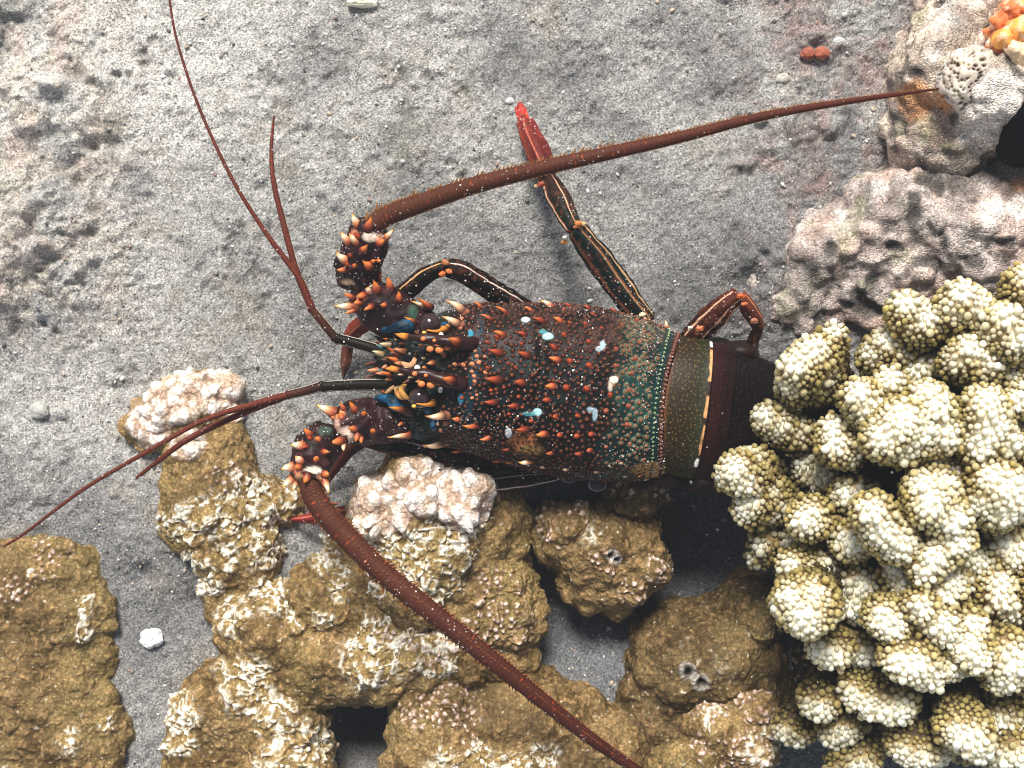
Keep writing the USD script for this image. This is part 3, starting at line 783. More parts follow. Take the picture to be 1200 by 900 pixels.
for li, (tips, zt_) in enumerate(LOBES):
    tp = [(P(a, b, zt_ - 0.003 * k), r * K * (H - zt_) / H) for k, (a, b, r) in enumerate(tips)]
    mean = np.mean([p for p, r in tp], 0)
    root = mean * 0.55 + cc0 * 0.45
    root[2] = 0.004 + 0.10 * max(0, zt_ - .05)
    items = []
    neck = mean * 0.75 + root * 0.25
    for p, r in tp:
        d = (p - root); L = np.linalg.norm(d); d /= L
        c = p - d * r * 0.8                       # the tip's end touches the given pixel
        items.append((c, r * 0.70))
        for t in np.linspace(0.05, 0.95, 7):
            q_ = root * (1 - t) + c * t
            items.append((q_, r * (0.36 + 0.34 * t)))
    C = np.array([c for c, r in items]); R = np.array([r for c, r in items])
    lo, hi = (C - R[:, None]).min(0) - .004, (C + R[:, None]).max(0) + .004
    h_ = 0.0013
    nn = np.ceil((hi - lo) / h_).astype(int) + 1
    ax = [lo[i] + h_ * np.arange(nn[i]) for i in range(3)]
    S = np.zeros(nn, np.float32)
    for c, r in items:
        d = np.sqrt((ax[0] - c[0])[:, None, None] ** 2 + (ax[1] - c[1])[None, :, None] ** 2 + (ax[2] - c[2])[None, None] ** 2) - r
        S += np.exp(np.clip(-d / 0.0022, -30, 30)).astype(np.float32)
    v, f = surface_nets((-0.0022 * np.log(np.maximum(S, 1e-13))).astype(float), lo, h_)
    v = v + normals(v, f) * (0.002 * (fbm(v * 140, 2, 410) - .5))[:, None]
    tipn = np.min([np.linalg.norm(v - p, axis=1) / (1.5 * r) for p, r in tp], 0)
    bp = put(wc, 'branch', v, f, 'coral_core', mix(mix((0.93, 0.87, 0.68), (0.32, 0.215, 0.075), sstep(0.2, 0.6, tipn)), (0.040, 0.026, 0.009), sstep(0.35, .95, tipn)))
    pts, nr = sample(v, f, 14000, 1000 + li)
    tipd = np.min([np.linalg.norm(pts - p, axis=1) / (1.5 * r) for p, r in tp], 0)
    ok = (pts[:, 2] > 0.010) & ((pts[:, 2] > zt_ * 0.38))
    pts, nr, tipd = pts[ok], nr[ok], tipd[ok]
    rr = np.random.default_rng(2000 + li)
    rad = np.clip(0.00064 + 0.00034 * np.clip(1 - tipd, 0, 1) ** 2 + np.abs(rr.normal(0, .00032, len(pts))), .0005, .0021)
    order = np.argsort(0.6 * tipd + rr.random(len(pts)) * 0.8)
    pts, nr, tipd, rad = pts[order], nr[order], tipd[order], rad[order]
    keep = thin(pts, (1.62 + 0.35 * np.clip(tipd, 0, 1)) * rad)
    pts, nr, tipd, rad = pts[keep], nr[keep], tipd[keep], rad[keep]
    axis = (mean - root) / np.linalg.norm(mean - root)
    parts = []
    deep = float(np.clip(0.5 + (zt_ - .055) / .05, .5, 1))  # low lobes darkened, depth shade painted into their beads
    for i in range(len(pts)):
        d = nr[i] + 0.30 * axis + rr.normal(0, 0.10, 3)
        d /= np.linalg.norm(d)
        s_ = np.cross(d, [0.3, 0.9, 0.2]); s_ /= np.linalg.norm(s_)
        t_ = np.cross(d, s_)
        hgt = rad[i] * rr.uniform(0.8, 1.25)
        vv = pts[i] + (CV[:, :1] * rad[i]) * s_ + (CV[:, 1:2] * rad[i]) * t_ + (CV[:, 2:] * hgt) * d
        w = float(np.clip(1.22 - 1.7 * tipd[i] + rr.normal(0, .10), 0, 1)); dk = float(np.clip(1.30 - 0.80 * tipd[i], 0.14, 1) * np.clip(.25 + .75 * (pts[i, 2] - zt_ + .026) / .020, .2, 1)) * deep  # w: real pale tips; dk: browner tissue plus shade painted down the sides
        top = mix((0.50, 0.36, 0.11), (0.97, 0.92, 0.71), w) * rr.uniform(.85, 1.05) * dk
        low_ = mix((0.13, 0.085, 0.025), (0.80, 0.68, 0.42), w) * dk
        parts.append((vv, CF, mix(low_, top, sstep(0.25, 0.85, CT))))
    nb = min(5, big_left, len(parts))
    first = [i for i in np.argsort(-rad) if True][:nb]
    for i in first:
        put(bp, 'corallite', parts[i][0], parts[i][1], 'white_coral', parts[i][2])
    big_left -= nb
    rest = [p for i, p in enumerate(parts) if i not in set(first)]
    if rest:
        a, b, c = join(rest)
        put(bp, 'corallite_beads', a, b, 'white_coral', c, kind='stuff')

# ---------------------------------------------------------------- the spiny lobster
ZM = 0.031                               # height of the body's widest line
C0 = P(787, 476, 0.035)
KS = K * (H - 0.035) / H
FW = np.array([-0.990, 0.139, 0.0]); FW /= np.linalg.norm(FW)      # forward
LT = np.array([FW[1], -FW[0], 0.0])                                 # towards the top of the picture
UP = np.array([0, 0, 1.0])
ROLL = math.radians(9.5)
lob = thing('spiny_lobster', 'dark spiny lobster with orange spines crouching between the corals', 'lobster', np.array([C0[0] - 0.03, C0[1], 0.0]))


def body(s, lat, z):
    """Body frame (s forward px, lat px, z m) to world, with the roll of the animal."""
    s, lat, z = np.broadcast_arrays(np.asarray(s, float), np.asarray(lat, float), np.asarray(z, float))
    l, h = lat * KS, z - ZM
    l2, h2 = l * math.cos(ROLL) + h * math.sin(ROLL), -l * math.sin(ROLL) * 0.6 + h * math.cos(ROLL)
    return C0 + (s * KS)[..., None] * FW + l2[..., None] * LT + (h2 + ZM - C0[2])[..., None] * UP


ST = np.array([-6, 0, 20, 45, 100, 150, 200, 240, 262, 280, 300, 325, 345, 354], float)
SW = np.array([76, 84, 91, 96, 101, 99, 92, 86, 80, 73, 62, 46, 26, 3], float)
SZ = np.array([.050, .054, .0575, .0605, .0650, .0665, .0655, .0625, .0585, .0525, .0445, .0375, .0325, .029], float)
SB = np.array([.014, .012, .010, .008, .006, .006, .006, .007, .009, .011, .014, .018, .022, .027], float)
NS, NA = 480, 700
ss = np.linspace(-6, 354, NS)
aa = np.r_[np.linspace(-0.15, math.pi + 0.15, 570, endpoint=False), np.linspace(math.pi + 0.15, 2 * math.pi - 0.15, 130, endpoint=False)]
Sg, Ag = np.meshgrid(ss, aa, indexing='ij')
w_, zt_, zb_ = np.interp(Sg, ST, SW), np.interp(Sg, ST, SZ), np.interp(Sg, ST, SB)
ca, sa = np.cos(Ag), np.sin(Ag)
lat = w_ * np.sign(ca) * np.abs(ca) ** 0.80
zz = ZM + np.where(sa > 0, (zt_ - ZM), (ZM - zb_)) * np.sign(sa) * np.abs(sa) ** 0.92
rim = 17 * (1 - np.clip(np.abs(lat) / w_, 0, 1) ** 2) * np.clip(1 - (Sg + 6) / 66, 0, 1) * (sa > 0)
sef = Sg + rim
q_ = np.stack([sef, lat, zz * 3000], -1)
# the neck groove and low swellings of the shield
gro = np.exp(-((Sg - (158 + 26 * (np.abs(lat) / 95) ** 2)) / 7.0) ** 2) * sstep(0.05, 0.5, sa)
med = np.exp(-(lat / 5.0) ** 2) * sstep(0.3, 0.7, sa) * sstep(170, 40, Sg)
zz = zz - 0.0016 * gro - 0.0005 * med * sstep(20, 60, Sg) + 0.0012 * (fbm(q_ / 38.0, 3, 500) - .5) * sstep(0, .4, sa)
CVt = body(sef, lat, zz).reshape(-1, 3)
i_, j_ = np.meshgrid(np.arange(NS - 1), np.arange(NA), indexing='ij')
j2 = (j_ + 1) % NA
CFc = quads(np.stack([i_ * NA + j_, i_ * NA + j2, (i_ + 1) * NA + j2, (i_ + 1) * NA + j_], -1).reshape(-1, 4))
nb = len(CVt)
CVt = np.vstack([CVt, CVt[:NA].mean(0), CVt[(NS - 1) * NA:NS * NA].mean(0)])
jj = np.arange(NA)
CFc = np.vstack([CFc, np.stack([np.full(NA, nb), (jj + 1) % NA, jj], 1), np.stack([np.full(NA, nb + 1), (NS - 1) * NA + jj, (NS - 1) * NA + (jj + 1) % NA], 1)])
if _flip(CVt, CFc):
    CFc = CFc[:, ::-1]
CN = normals(CVt, CFc)
s_v = np.r_[Sg.ravel(), -6, 354]; l_v = np.r_[lat.ravel(), 0, 0]; a_v = np.r_[sa.ravel(), 0, 0]
cpx, cpy = pix(CVt)
up_i = np.where((CN[:, 2] > -0.05))[0]
scr = cKDTree(np.c_[cpx[up_i], cpy[up_i]])
base0 = CVt.copy()


def on_shell(px, py):
    k = up_i[scr.query([px, py], k=12)[1]]
    k = k[np.argmax(CVt[k, 2])]
    return base0[k], CN[k]


# granules: reddish beads all over, in neat rows at the rear
r5 = np.random.default_rng(55)
cand = r5.permutation(np.where((a_v > -0.15) & (s_v > 22) & (s_v < 262))[0])[:60000]
dens = np.where(s_v[cand] < 80, 0.0018, 0.00185) * r5.uniform(.8, 1.3, len(cand))
gi = cand[thin(CVt[cand], dens)]
gpos, grad, gtyp = [CVt[gi]], [np.clip(r5.normal(0.00072, .00013, len(gi)), .00042, .0011)], [np.zeros(len(gi), int)]
for srow, pitch, r, typ in ((4.0, 4.6, .00078, 1), (-2.0, 4.6, .0006, 2), (15.0, 5.2, .0006, 3)):
    k = np.where((a_v > 0.02) & (np.abs(s_v - srow) < 0.45))[0]
    k = k[np.argsort(l_v[k])]
    k = k[thin(CVt[k], pitch * KS)]
    gpos.append(CVt[k]); grad.append(np.full(len(k), r)); gtyp.append(np.full(len(k), typ))
gpos, grad, gtyp = np.vstack(gpos), np.concatenate(grad), np.concatenate(gtyp)
gd, gk = cKDTree(gpos).query(CVt, k=2)
rel = gd / grad[gk]
best = np.argmin(rel, 1)
rel0 = rel[np.arange(len(CVt)), best]; gk0 = gk[np.arange(len(CVt)), best]
dome = np.sqrt(np.clip(1 - rel0 ** 2, 0, 1))
typ = gtyp[gk0]
gr = grad[gk0]
noise_v = CVt
t1, t2, t3 = fbm(noise_v * 60, 3, 510), fbm(noise_v * 170, 3, 511), noise(noise_v * 520, 512)
ccol = mix((0.004, 0.0035, 0.003), (0.013, 0.007, 0.0055), sstep(0.35, 0.65, t1))
ccol = mix(ccol, (0.007, 0.022, 0.023), 0.5 * sstep(0.56, 0.68, t2))
teal = sstep(88, 60, s_v + 14 * (t1 - .5)) * sstep(4, 14, s_v) * sstep(0.0, 0.35, a_v)
ccol = mix(ccol, mix((0.006, 0.022, 0.019), (0.018, 0.058, 0.046), sstep(.4, .65, t2)), 0.85 * teal)
ccol = mix(ccol, (0.008, 0.032, 0.028), sstep(26, 20, s_v) * sstep(7, 10, s_v) * .9)
ccol = mix(ccol, (0.045, 0.022, 0.014), sstep(10, 7, s_v) * .9)
front = sstep(226, 230, s_v) * sstep(240, 236, s_v) * sstep(0.55, 0.85, a_v)
ccol = mix(ccol, (0.008, 0.040, 0.058), 0.6 * front)
ccol = mix(ccol, (0.012, 0.022, 0.018), sstep(262, 280, s_v) * .8)
# fuzzy silt caught on the upper flank and around the front
silt = np.maximum(np.exp(-((cpx - 715) / 70) ** 2 - ((cpy - 388) / 26) ** 2), np.exp(-((cpx - 578) / 34) ** 2 - ((cpy - 385) / 22) ** 2))
silt = np.maximum(silt, 0.8 * np.exp(-((cpx - 640) / 60) ** 2 - ((cpy - 368) / 14) ** 2))
fuzz = silt * sstep(0.40, 0.60, t2 * 0.6 + t3 * 0.4)
ccol = mix(ccol, (0.085, 0.040, 0.030), 0.7 * fuzz)
# the beads' own colours
gcol = mix((0.085, 0.022, 0.011), (0.18, 0.048, 0.021), noise(gpos * 300, 513))[gk0]
gcol = mix(gcol, (0.22, 0.085, 0.045), teal)
gcol = np.where((typ == 1)[:, None], (0.23, 0.075, 0.05), gcol)
gcol = np.where((typ == 2)[:, None], (0.30, 0.20, 0.11), gcol)
gcol = np.where((typ == 3)[:, None], (0.30, 0.38, 0.18), gcol)
ring = np.exp(-((rel0 - 1.15) / 0.25) ** 2) * teal * (typ == 0) * (gr > .00075)
ccol = mix(ccol, (0.26, 0.28, 0.16), 0.55 * ring)
ccol = mix(ccol, gcol, sstep(0.45, 0.8, dome) * np.where(typ > 0, 1, 1 - .4 * fuzz) * (s_v < 275))
# honeycomb-marked orange patches
for (a, b, rx, ry, hot) in ((613, 518, 17, 12, 1), (622, 527, 16, 6, 0), (765, 551, 24, 9, 0)):
    m = sstep(1.25, 0.8, np.hypot((cpx - a) / rx, (cpy - b) / ry) + 0.3 * (t3 - .5)) * (CN[:, 2] > -.1)
    net = mix((0.46, 0.15, 0.045) if hot else (0.40, 0.22, 0.07), (0.035, 0.012, 0.008), sstep(1.15, 0.8, rel0))
    ccol = mix(ccol, net, 0.95 * m)
# pale blue and white marks
for (a, b, rx, ry, c) in ((642, 394, 6, 4, (0.42, 0.66, 0.66)), (636, 389, 5, 2.5, (0.06, 0.24, 0.26)), (630, 483, 5, 4, (0.42, 0.68, 0.70)), (620, 485, 8, 2.6, (0.07, 0.27, 0.29)),
                          (706, 405, 3.5, 5, (0.40, 0.50, 0.55)), (702, 409, 4, 3, (0.35, 0.44, 0.48)), (697, 486, 3, 7, (0.34, 0.46, 0.52)), (692, 480, 4, 3, (0.30, 0.40, 0.46)),
                          (719, 445, 5, 4, (0.80, 0.74, 0.62)), (715, 452, 2.4, 7, (0.50, 0.42, 0.34)), (596, 507, 3.5, 6, (0.75, 0.78, 0.78)), (616, 375, 5, 3, (0.55, 0.68, 0.66)),
                          (540, 467, 3, 6, (0.05, 0.26, 0.42)), (552, 391, 3, 4, (0.05, 0.26, 0.36))):
    m = sstep(1.3, 0.8, np.hypot((cpx - a) / rx, (cpy - b) / ry) + 0.25 * (t3 - .5)) * (CN[:, 2] > 0)
    ccol = mix(ccol, c, 0.9 * m)
    dome = np.maximum(dome * (1 - m), 0.6 * m)
ht = gr * 0.95 * dome * (s_v < 275) + 0.0004 * fuzz * (t3 - .3)
CV2 = CVt + CN * ht[:, None]
shell = put(lob, 'carapace', CV2, CFc, 'shell', ccol)


def spine_mesh(base, normal, tip, r, pal, curve=0.25, seg=12):
    """A curved thorn from base to tip. pal: colours along it, base to point."""
    d = tip - base
    L = np.linalg.norm(d)
    ctrl = base + 0.45 * d + normal * L * curve
    t = np.linspace(0, 1, 12)
    pth = (1 - t)[:, None] ** 2 * (base - normal * r * 0.9 + d * 0.06) + 2 * (t * (1 - t))[:, None] * ctrl + t[:, None] ** 2 * tip
    prof = r * np.interp(t, [0, .12, .3, .6, .85, 1], [1.45, 1.12, .88, .52, .20, .02])
    v, f, u, a = tube(pth, prof, seg, up=normal + 1e-3 * np.array([.3, .5, .2]))
    xs = np.linspace(0, 1, len(pal))
    c = np.stack([np.interp(u, xs, [p[k] for p in pal]) for k in range(3)], 1)
    return v, f, c


RED = [(0.020, 0.007, 0.005), (0.08, 0.016, 0.008), (0.27, 0.042, 0.016), (0.42, 0.072, 0.024), (0.26, 0.045, 0.010), (0.05, 0.012, 0.006)]
ORA = [(0.020, 0.007, 0.005), (0.16, 0.028, 0.012), (0.52, 0.12, 0.042), (0.66, 0.18, 0.05), (0.60, 0.17, 0.018), (0.10, 0.025, 0.008)]
WHI = [(0.020, 0.007, 0.005), (0.35, 0.08, 0.03), (0.80, 0.40, 0.20), (0.90, 0.76, 0.60), (0.82, 0.42, 0.08), (0.30, 0.08, 0.015)]
BAN = [(0.55, 0.20, 0.09), (0.05, 0.014, 0.014), (0.80, 0.42, 0.22), (0.88, 0.68, 0.48), (0.62, 0.24, 0.05), (0.10, 0.03, 0.01)]
DRK = [(0.035, 0.009, 0.008), (0.04, 0.009, 0.008), (0.05, 0.010, 0.008), (0.35, 0.09, 0.02), (0.75, 0.27, 0.03), (0.35, 0.09, 0.015)]


def shell_spine(tx, ty, bx, by, w, pal, lift=1.0, parent=None, label=None):
    b, n = on_shell(bx, by)
    t0, _ = on_shell(tx, ty) if True else (None, None)
    L = math.hypot(tx - bx, ty - by) * KS
    zt = b[2] + n[2] * L * 0.30 * lift + max(0, w * KS * 0.25)
    tip = P(tx, ty, zt)
    tip = b + (tip - b) * 0.82
    v, f, c = spine_mesh(b, n, tip, w * KS * 0.42, pal)
    put(parent or shell, 'spine', v, f, 'spine', c, label=label)


def knob(px, py, w, pal=RED, ahead=0.9):
    """A short conical tubercle leaning forward."""
    d = np.array([-0.95, -0.10]) * w * ahead
    shell_spine(px + d[0] * .55, py + d[1] * .55, px - d[0] * .3, py - d[1] * .3, w, pal, 1.3)


for a in [(515, 350, 546, 365, 12, BAN), (487, 521, 524, 520, 12, BAN), (551, 352, 565, 360, 6, ORA), (557, 367, 577, 374, 6, ORA), (574, 357, 596, 367, 6, ORA), (574, 387, 591, 392, 9, ORA),
          (567, 409, 588, 413, 11, RED), (562, 443, 585, 446, 12, RED), (511, 369, 540, 380, 12, BAN), (491, 487, 524, 488, 12, BAN), (527, 489, 538, 493, 9, ORA), (536, 497, 559, 501, 8, ORA),
          (562, 470, 581, 473, 9, RED), (558, 515, 575, 514, 8, ORA), (590, 475, 605, 477, 9, RED), (524, 529, 540, 530, 7, ORA), (572, 540, 589, 540, 6, ORA), (588, 541, 602, 542, 7, ORA),
          (628, 352, 648, 358, 9, WHI), (610, 359, 625, 364, 7, ORA), (619, 371, 638, 377, 8, RED), (645, 371, 659, 376, 9, ORA), (657, 354, 670, 360, 6, RED), (680, 357, 692, 362, 6, RED), (711, 360, 723, 366, 6, RED),
          (602, 389, 616, 391, 8, RED), (642, 401, 652, 408, 9, RED), (639, 418, 656, 421, 10, ORA), (601, 411, 620, 416, 10, RED), (598, 446, 615, 449, 11, RED), (635, 452, 651, 453, 11, ORA),
          (632, 469, 643, 470, 9, RED), (624, 509, 640, 510, 11, ORA), (600, 503, 618, 504, 9, RED), (584, 526, 599, 527, 8, RED), (603, 541, 623, 542, 11, WHI), (629, 546, 640, 548, 8, WHI),
          (656, 549, 666, 551, 8, WHI), (692, 551, 702, 554, 8, WHI), (722, 540, 729, 544, 8, WHI), (727, 556, 735, 559, 8, WHI), (751, 562, 760, 565, 7, WHI), (746, 510 + 50, 752, 556, 5, ORA),
          (778, 373, 786, 378, 7, WHI), (750, 369, 758, 373, 7, WHI), (742, 372, 748, 376, 6, RED), (646, 530, 632, 533, 1, RED), (636, 531, 649, 532, 8, RED), (670, 531, 682, 533, 9, RED)][:]:
    if a[4] > 2:
        shell_spine(*a)
for a in [(582, 393, 9), (660, 391, 9), (689, 399, 8), (667, 422, 10), (689, 427, 10), (663, 454, 11), (687, 455, 11), (583, 412, 9), (715, 462, 9), (660, 362, 6), (667, 377, 7), (685, 378, 7), (694, 367, 7), (705, 384, 7),
          (728, 380, 6), (650, 489, 9), (676, 488, 8), (655, 511, 10), (675, 512, 10), (692, 510, 10), (690, 529, 10), (596, 446 + 40, 6), (607, 466, 6), (755, 388, 7), (772, 382, 6), (736, 368, 5),
          (540, 466, 6), (612, 478, 6), (621, 494, 7), (604, 430, 6), (624, 440, 6), (570, 430, 6), (574, 458, 6), (590, 455, 5), (594, 425, 5), (610, 402, 6), (570, 400, 6)]:
    knob(*a)
for a in [(722, 408, 9), (749, 400, 8), (745, 419, 9), (722, 428, 9), (741, 437, 9), (739, 456, 9), (710, 483, 10), (737, 476, 10), (735, 498, 10), (738, 521, 8), (710, 525, 8), (755, 539, 8), (728, 516, 6), (724, 541, 7)]:
    knob(*a, pal=[(0.55, 0.48, 0.30), (0.30, 0.075, 0.035), (0.30, 0.08, 0.04), (0.25, 0.07, 0.035)], ahead=.35)
for a in [(559, 425, 8), (551, 426, 8), (541, 426, 8), (531, 426, 7), (556, 411, 6), (557, 417, 7), (551, 435, 6), (554, 440, 7), (555, 446, 6), (567, 417, 6), (567, 436, 7), (552, 467, 6), (557, 463, 5), (516, 505, 9), (521, 497, 9), (512, 498, 6), (540, 372, 7), (538, 383, 8), (544, 366, 6)]:
    knob(*a, pal=[(0.35, 0.10, 0.05), (0.62, 0.22, 0.11), (0.62, 0.24, 0.12), (0.60, 0.22, 0.08)], ahead=.5)

# head: horns over the eyes, eyes, the plate between them with its thorns
for (pts, spn, lab) in (([(574, 405, .0500), (545, 402, .0635), (510, 398, .064), (480, 395, .062), (461, 391, .060)], (524, 396, 537, 401), 'dark red horn with orange point above the eye nearer the long antenna'),
                        ([(565, 453, .0500), (535, 449, .0635), (500, 439, .064), (470, 434, .062), (449, 432, .060)], (517, 443, 530, 446), 'dark red horn with orange point above the eye nearer the corals')):
    p = spline([P(*a) for a in pts], 40)
    prof = KS * np.interp(np.linspace(0, 1, 40), [0, .15, .4, .7, .9, 1], [4.5, 8.2, 7.5, 5.2, 3.2, .3])
    v, f, u, a = tube(p, prof, 20)
    c = mix((0.018, 0.006, 0.006), (0.032, 0.008, 0.007), noise(v * 400, 520))
    c = mix(c, (0.72, 0.24, 0.04), sstep(0.855, 0.89, u)); c = mix(c, (0.30, 0.07, 0.02), sstep(0.96, 1.0, u))
    v = v + normals(v, f) * (0.0016 * (fbm(v * 330, 3, 521) - .5))[:, None]
    hp = put(lob, 'horn', v, f, 'spine', c, label=lab)
    b0, t0 = P(spn[2], spn[3], .069), P(spn[0], spn[1], .074)
    v, f, c = spine_mesh(b0, UP, t0, 4.5 * KS, ORA); put(hp, 'spine', v, f, 'spine', c)
    hz = .066
    for (a_, b_, r_) in [(pts[2][0] - 14, pts[2][1] - 1, 2.6), (pts[2][0] - 1, pts[2][1] + 1, 2.0), (pts[2][0] - 6, pts[2][1] + 11, 3.6), (pts[2][0] + 5, pts[2][1] + 12, 4.2), (pts[2][0] + 14, pts[2][1] + 9, 3.6)]:
        v, f = ico(2); put(hp, 'tubercle', v * r_ * KS * [1.15, 1, .8] + P(a_, b_, hz - .0025 * (r_ > 3)), f, 'spine', (0.66, 0.20, 0.06))
for (ex, ey, lab) in ((504, 380, 'dark glossy eye nearer the long antenna'), (492, 466, 'dark glossy eye nearer the corals')):
    c0_ = P(ex, ey, .0565)
    v, f = ico(4)
    ev = v * 12.2 * KS + c0_
    ep = put(lob, 'eye', ev, f, 'eye', (0.022, 0.010, 0.010), label=lab)
    p = spline([P(ex + 20, ey + 4, .050), P(ex + 8, ey + 8, .058), P(ex - 4, ey + 7, .0605)], 10)
    v, f, u, a = tube(p, KS * np.interp(np.linspace(0, 1, 10), [0, .4, 1], [5, 4.0, .6]), 12)
    put(ep, 'eye_stalk', v, f, 'spine', (0.68, 0.26, 0.05))
    v, f = ico(2); put(ep, 'stalk_tip', v * [2.6 * KS, 2.2 * KS, 2 * KS] + P(ex - 7, ey + 10, .062), f, 'spine', (0.80, 0.42, 0.08))
# plate between the eyes
v, f = blobs_mesh([(492, 424, .040, 44, 36, .014), (470, 420, .036, 26, 34, .012), (520, 428, .046, 30, 26, .012)], .0008, .003)
v = v + normals(v, f) * (0.0050 * (fbm(v * 230, 3, 530) - .5))[:, None]
hv_, hf_ = v, f
pl = put(lob, 'head_plate', v, f, 'shell', mix((0.004, 0.006, 0.005), (0.04, 0.045, 0.03), sstep(.55, .75, fbm(v * 260, 3, 531))))
for a in [(453, 406, 464, 415, 6, ORA, .052), (452, 418, 470, 424, 8, ORA, .054), (446, 437, 460, 439, 5, ORA, .053), (460, 419, 468, 421, 5, ORA, .053), (448, 397, 456, 398, 4, ORA, .048), (473, 371, 492, 381, 9, DRK, .050),
          (455, 477, 480, 482, 10, DRK, .050), (446, 458, 452, 462, 6, ORA, .046), (480, 352, 504, 362, 7, WHI, .046), (488, 348, 505, 361, 7, ORA, .048), (453, 513, 481, 509, 7, WHI, .044), (466, 500, 472, 494, 6, ORA, .046), (488, 363, 494, 366, 6, ORA, .046)]:
    b0, t0 = P(a[2], a[3], a[6] - .003), P(a[0], a[1], a[6] + .002)
    v, f, c = spine_mesh(b0, UP, t0, a[4] * KS * .55, a[5], curve=.15)
    put(pl, 'spine', v, f, 'spine', c)
hq = np.random.default_rng(321)
hn = normals(hv_, hf_)
cnd = np.where((hn[:, 2] > .25))[0]
cnd = hq.permutation(cnd)
cnd = cnd[thin(hv_[cnd], hq.uniform(.0020, .0034, len(cnd)))]
HP = [[(0.02, 0.01, 0.008), (0.42, 0.13, 0.05), (0.62, 0.24, 0.11), (0.60, 0.22, 0.06)], [(0.02, 0.012, 0.008), (0.30, 0.19, 0.09), (0.55, 0.42, 0.24), (0.60, 0.50, 0.34)],
      [(0.01, 0.006, 0.006), (0.04, 0.012, 0.010), (0.10, 0.025, 0.015), (0.45, 0.13, 0.03)], [(0.01, 0.02, 0.018), (0.02, 0.06, 0.055), (0.04, 0.12, 0.11), (0.08, 0.18, 0.15)]]
for k in cnd[:110]:
    pal = HP[hq.choice(4, p=[.42, .18, .25, .15])]
    r = hq.uniform(.0007, .0014)
    tip = hv_[k] + hn[k] * r * hq.uniform(.8, 2.0) + FW * r * hq.uniform(.5, 2.6)
    sv, sf, sc = spine_mesh(hv_[k], hn[k], tip, r, pal, curve=.2, seg=9)
    put(pl, 'spine', sv, sf, 'spine', sc)
# curled orange folds and blue joint skin
for pts, r, c in (([(470, 425, .053), (480, 429, .055), (486, 422, .055), (481, 415, .054)], 3.6, (0.50, 0.25, 0.13)), ([(474, 402, .050), (479, 408, .051), (477, 414, .051)], 3.4, (0.46, 0.24, 0.10)),
                  ([(476, 450, .052), (470, 456, .054), (474, 464, .054), (480, 468, .052)], 3.2, (0.58, 0.28, 0.07)), ([(463, 456, .050), (468, 464, .052), (474, 468, .052)], 3.0, (0.50, 0.22, 0.06)),
                  ([(452, 461, .048), (458, 456, .049), (462, 452, .049)], 2.4, (0.40, 0.22, 0.10)), ([(461, 395, .047), (465, 402, .048), (467, 408, .048)], 2.6, (0.32, 0.22, 0.12)),
                  ([(508, 474, .050), (518, 472, .0525), (528, 476, .052)], 2.6, (0.34, 0.27, 0.20)), ([(455, 346 + 20, .040), (462, 360, .042), (467, 355, .042)], 2.6, (0.14, 0.26, 0.20)),
                  ([(492, 422, .054), (495, 412, .055), (494, 402, .054)], 4.0, (0.03, 0.035, 0.03))):
    p = spline([P(*a) for a in pts], 18)
    v, f, u, a = tube(p, KS * r * np.interp(np.linspace(0, 1, 18), [0, .3, .7, 1], [.5, 1, 1, .4]), 12)
    put(pl, 'fold', v, f, 'soft', mix(np.array(c) * .8, np.array(c) * 1.15, noise(v * 500, 7)))
for blobs, lab in (([(461, 386, .0480, 15, 5, .0018), (474, 382, .051, 10, 7, .0022), (452, 385, .047, 6, 3, .0015)], None), ([(453, 467, .0485, 15, 4.5, .0018), (466, 477, .0485, 10, 3.5, .0016)], None), ([(520, 384, .049, 6, 8, .005)], None), ([(502, 477, .050, 6, 8, .004)], None), ([(508, 497, .0475, 5, 9, .004)], None)):
    v, f = blobs_mesh(blobs, .0006, .0016)
    v = v + normals(v, f) * (0.0030 * (fbm(v * 260, 3, 541) - .5))[:, None]
    put(lob, 'joint_skin', v, f, 'shell', mix((0.004, 0.018, 0.032), (0.012, 0.085, 0.17), sstep(.35, .65, fbm(v * 300, 3, 540))), label='bright blue skin at the base of the feelers' if lab is None else lab)
for (a_, b_, r_) in ((517, 393, 2.8), (492 + 24, 457, 2.8), (489, 432, 3.6)):
    v, f = ico(2); put(pl, 'pale_spot', v * r_ * KS * [1, 1.2, .7] + P(a_, b_, .0575), f, 'soft', (0.80, 0.76, 0.66))


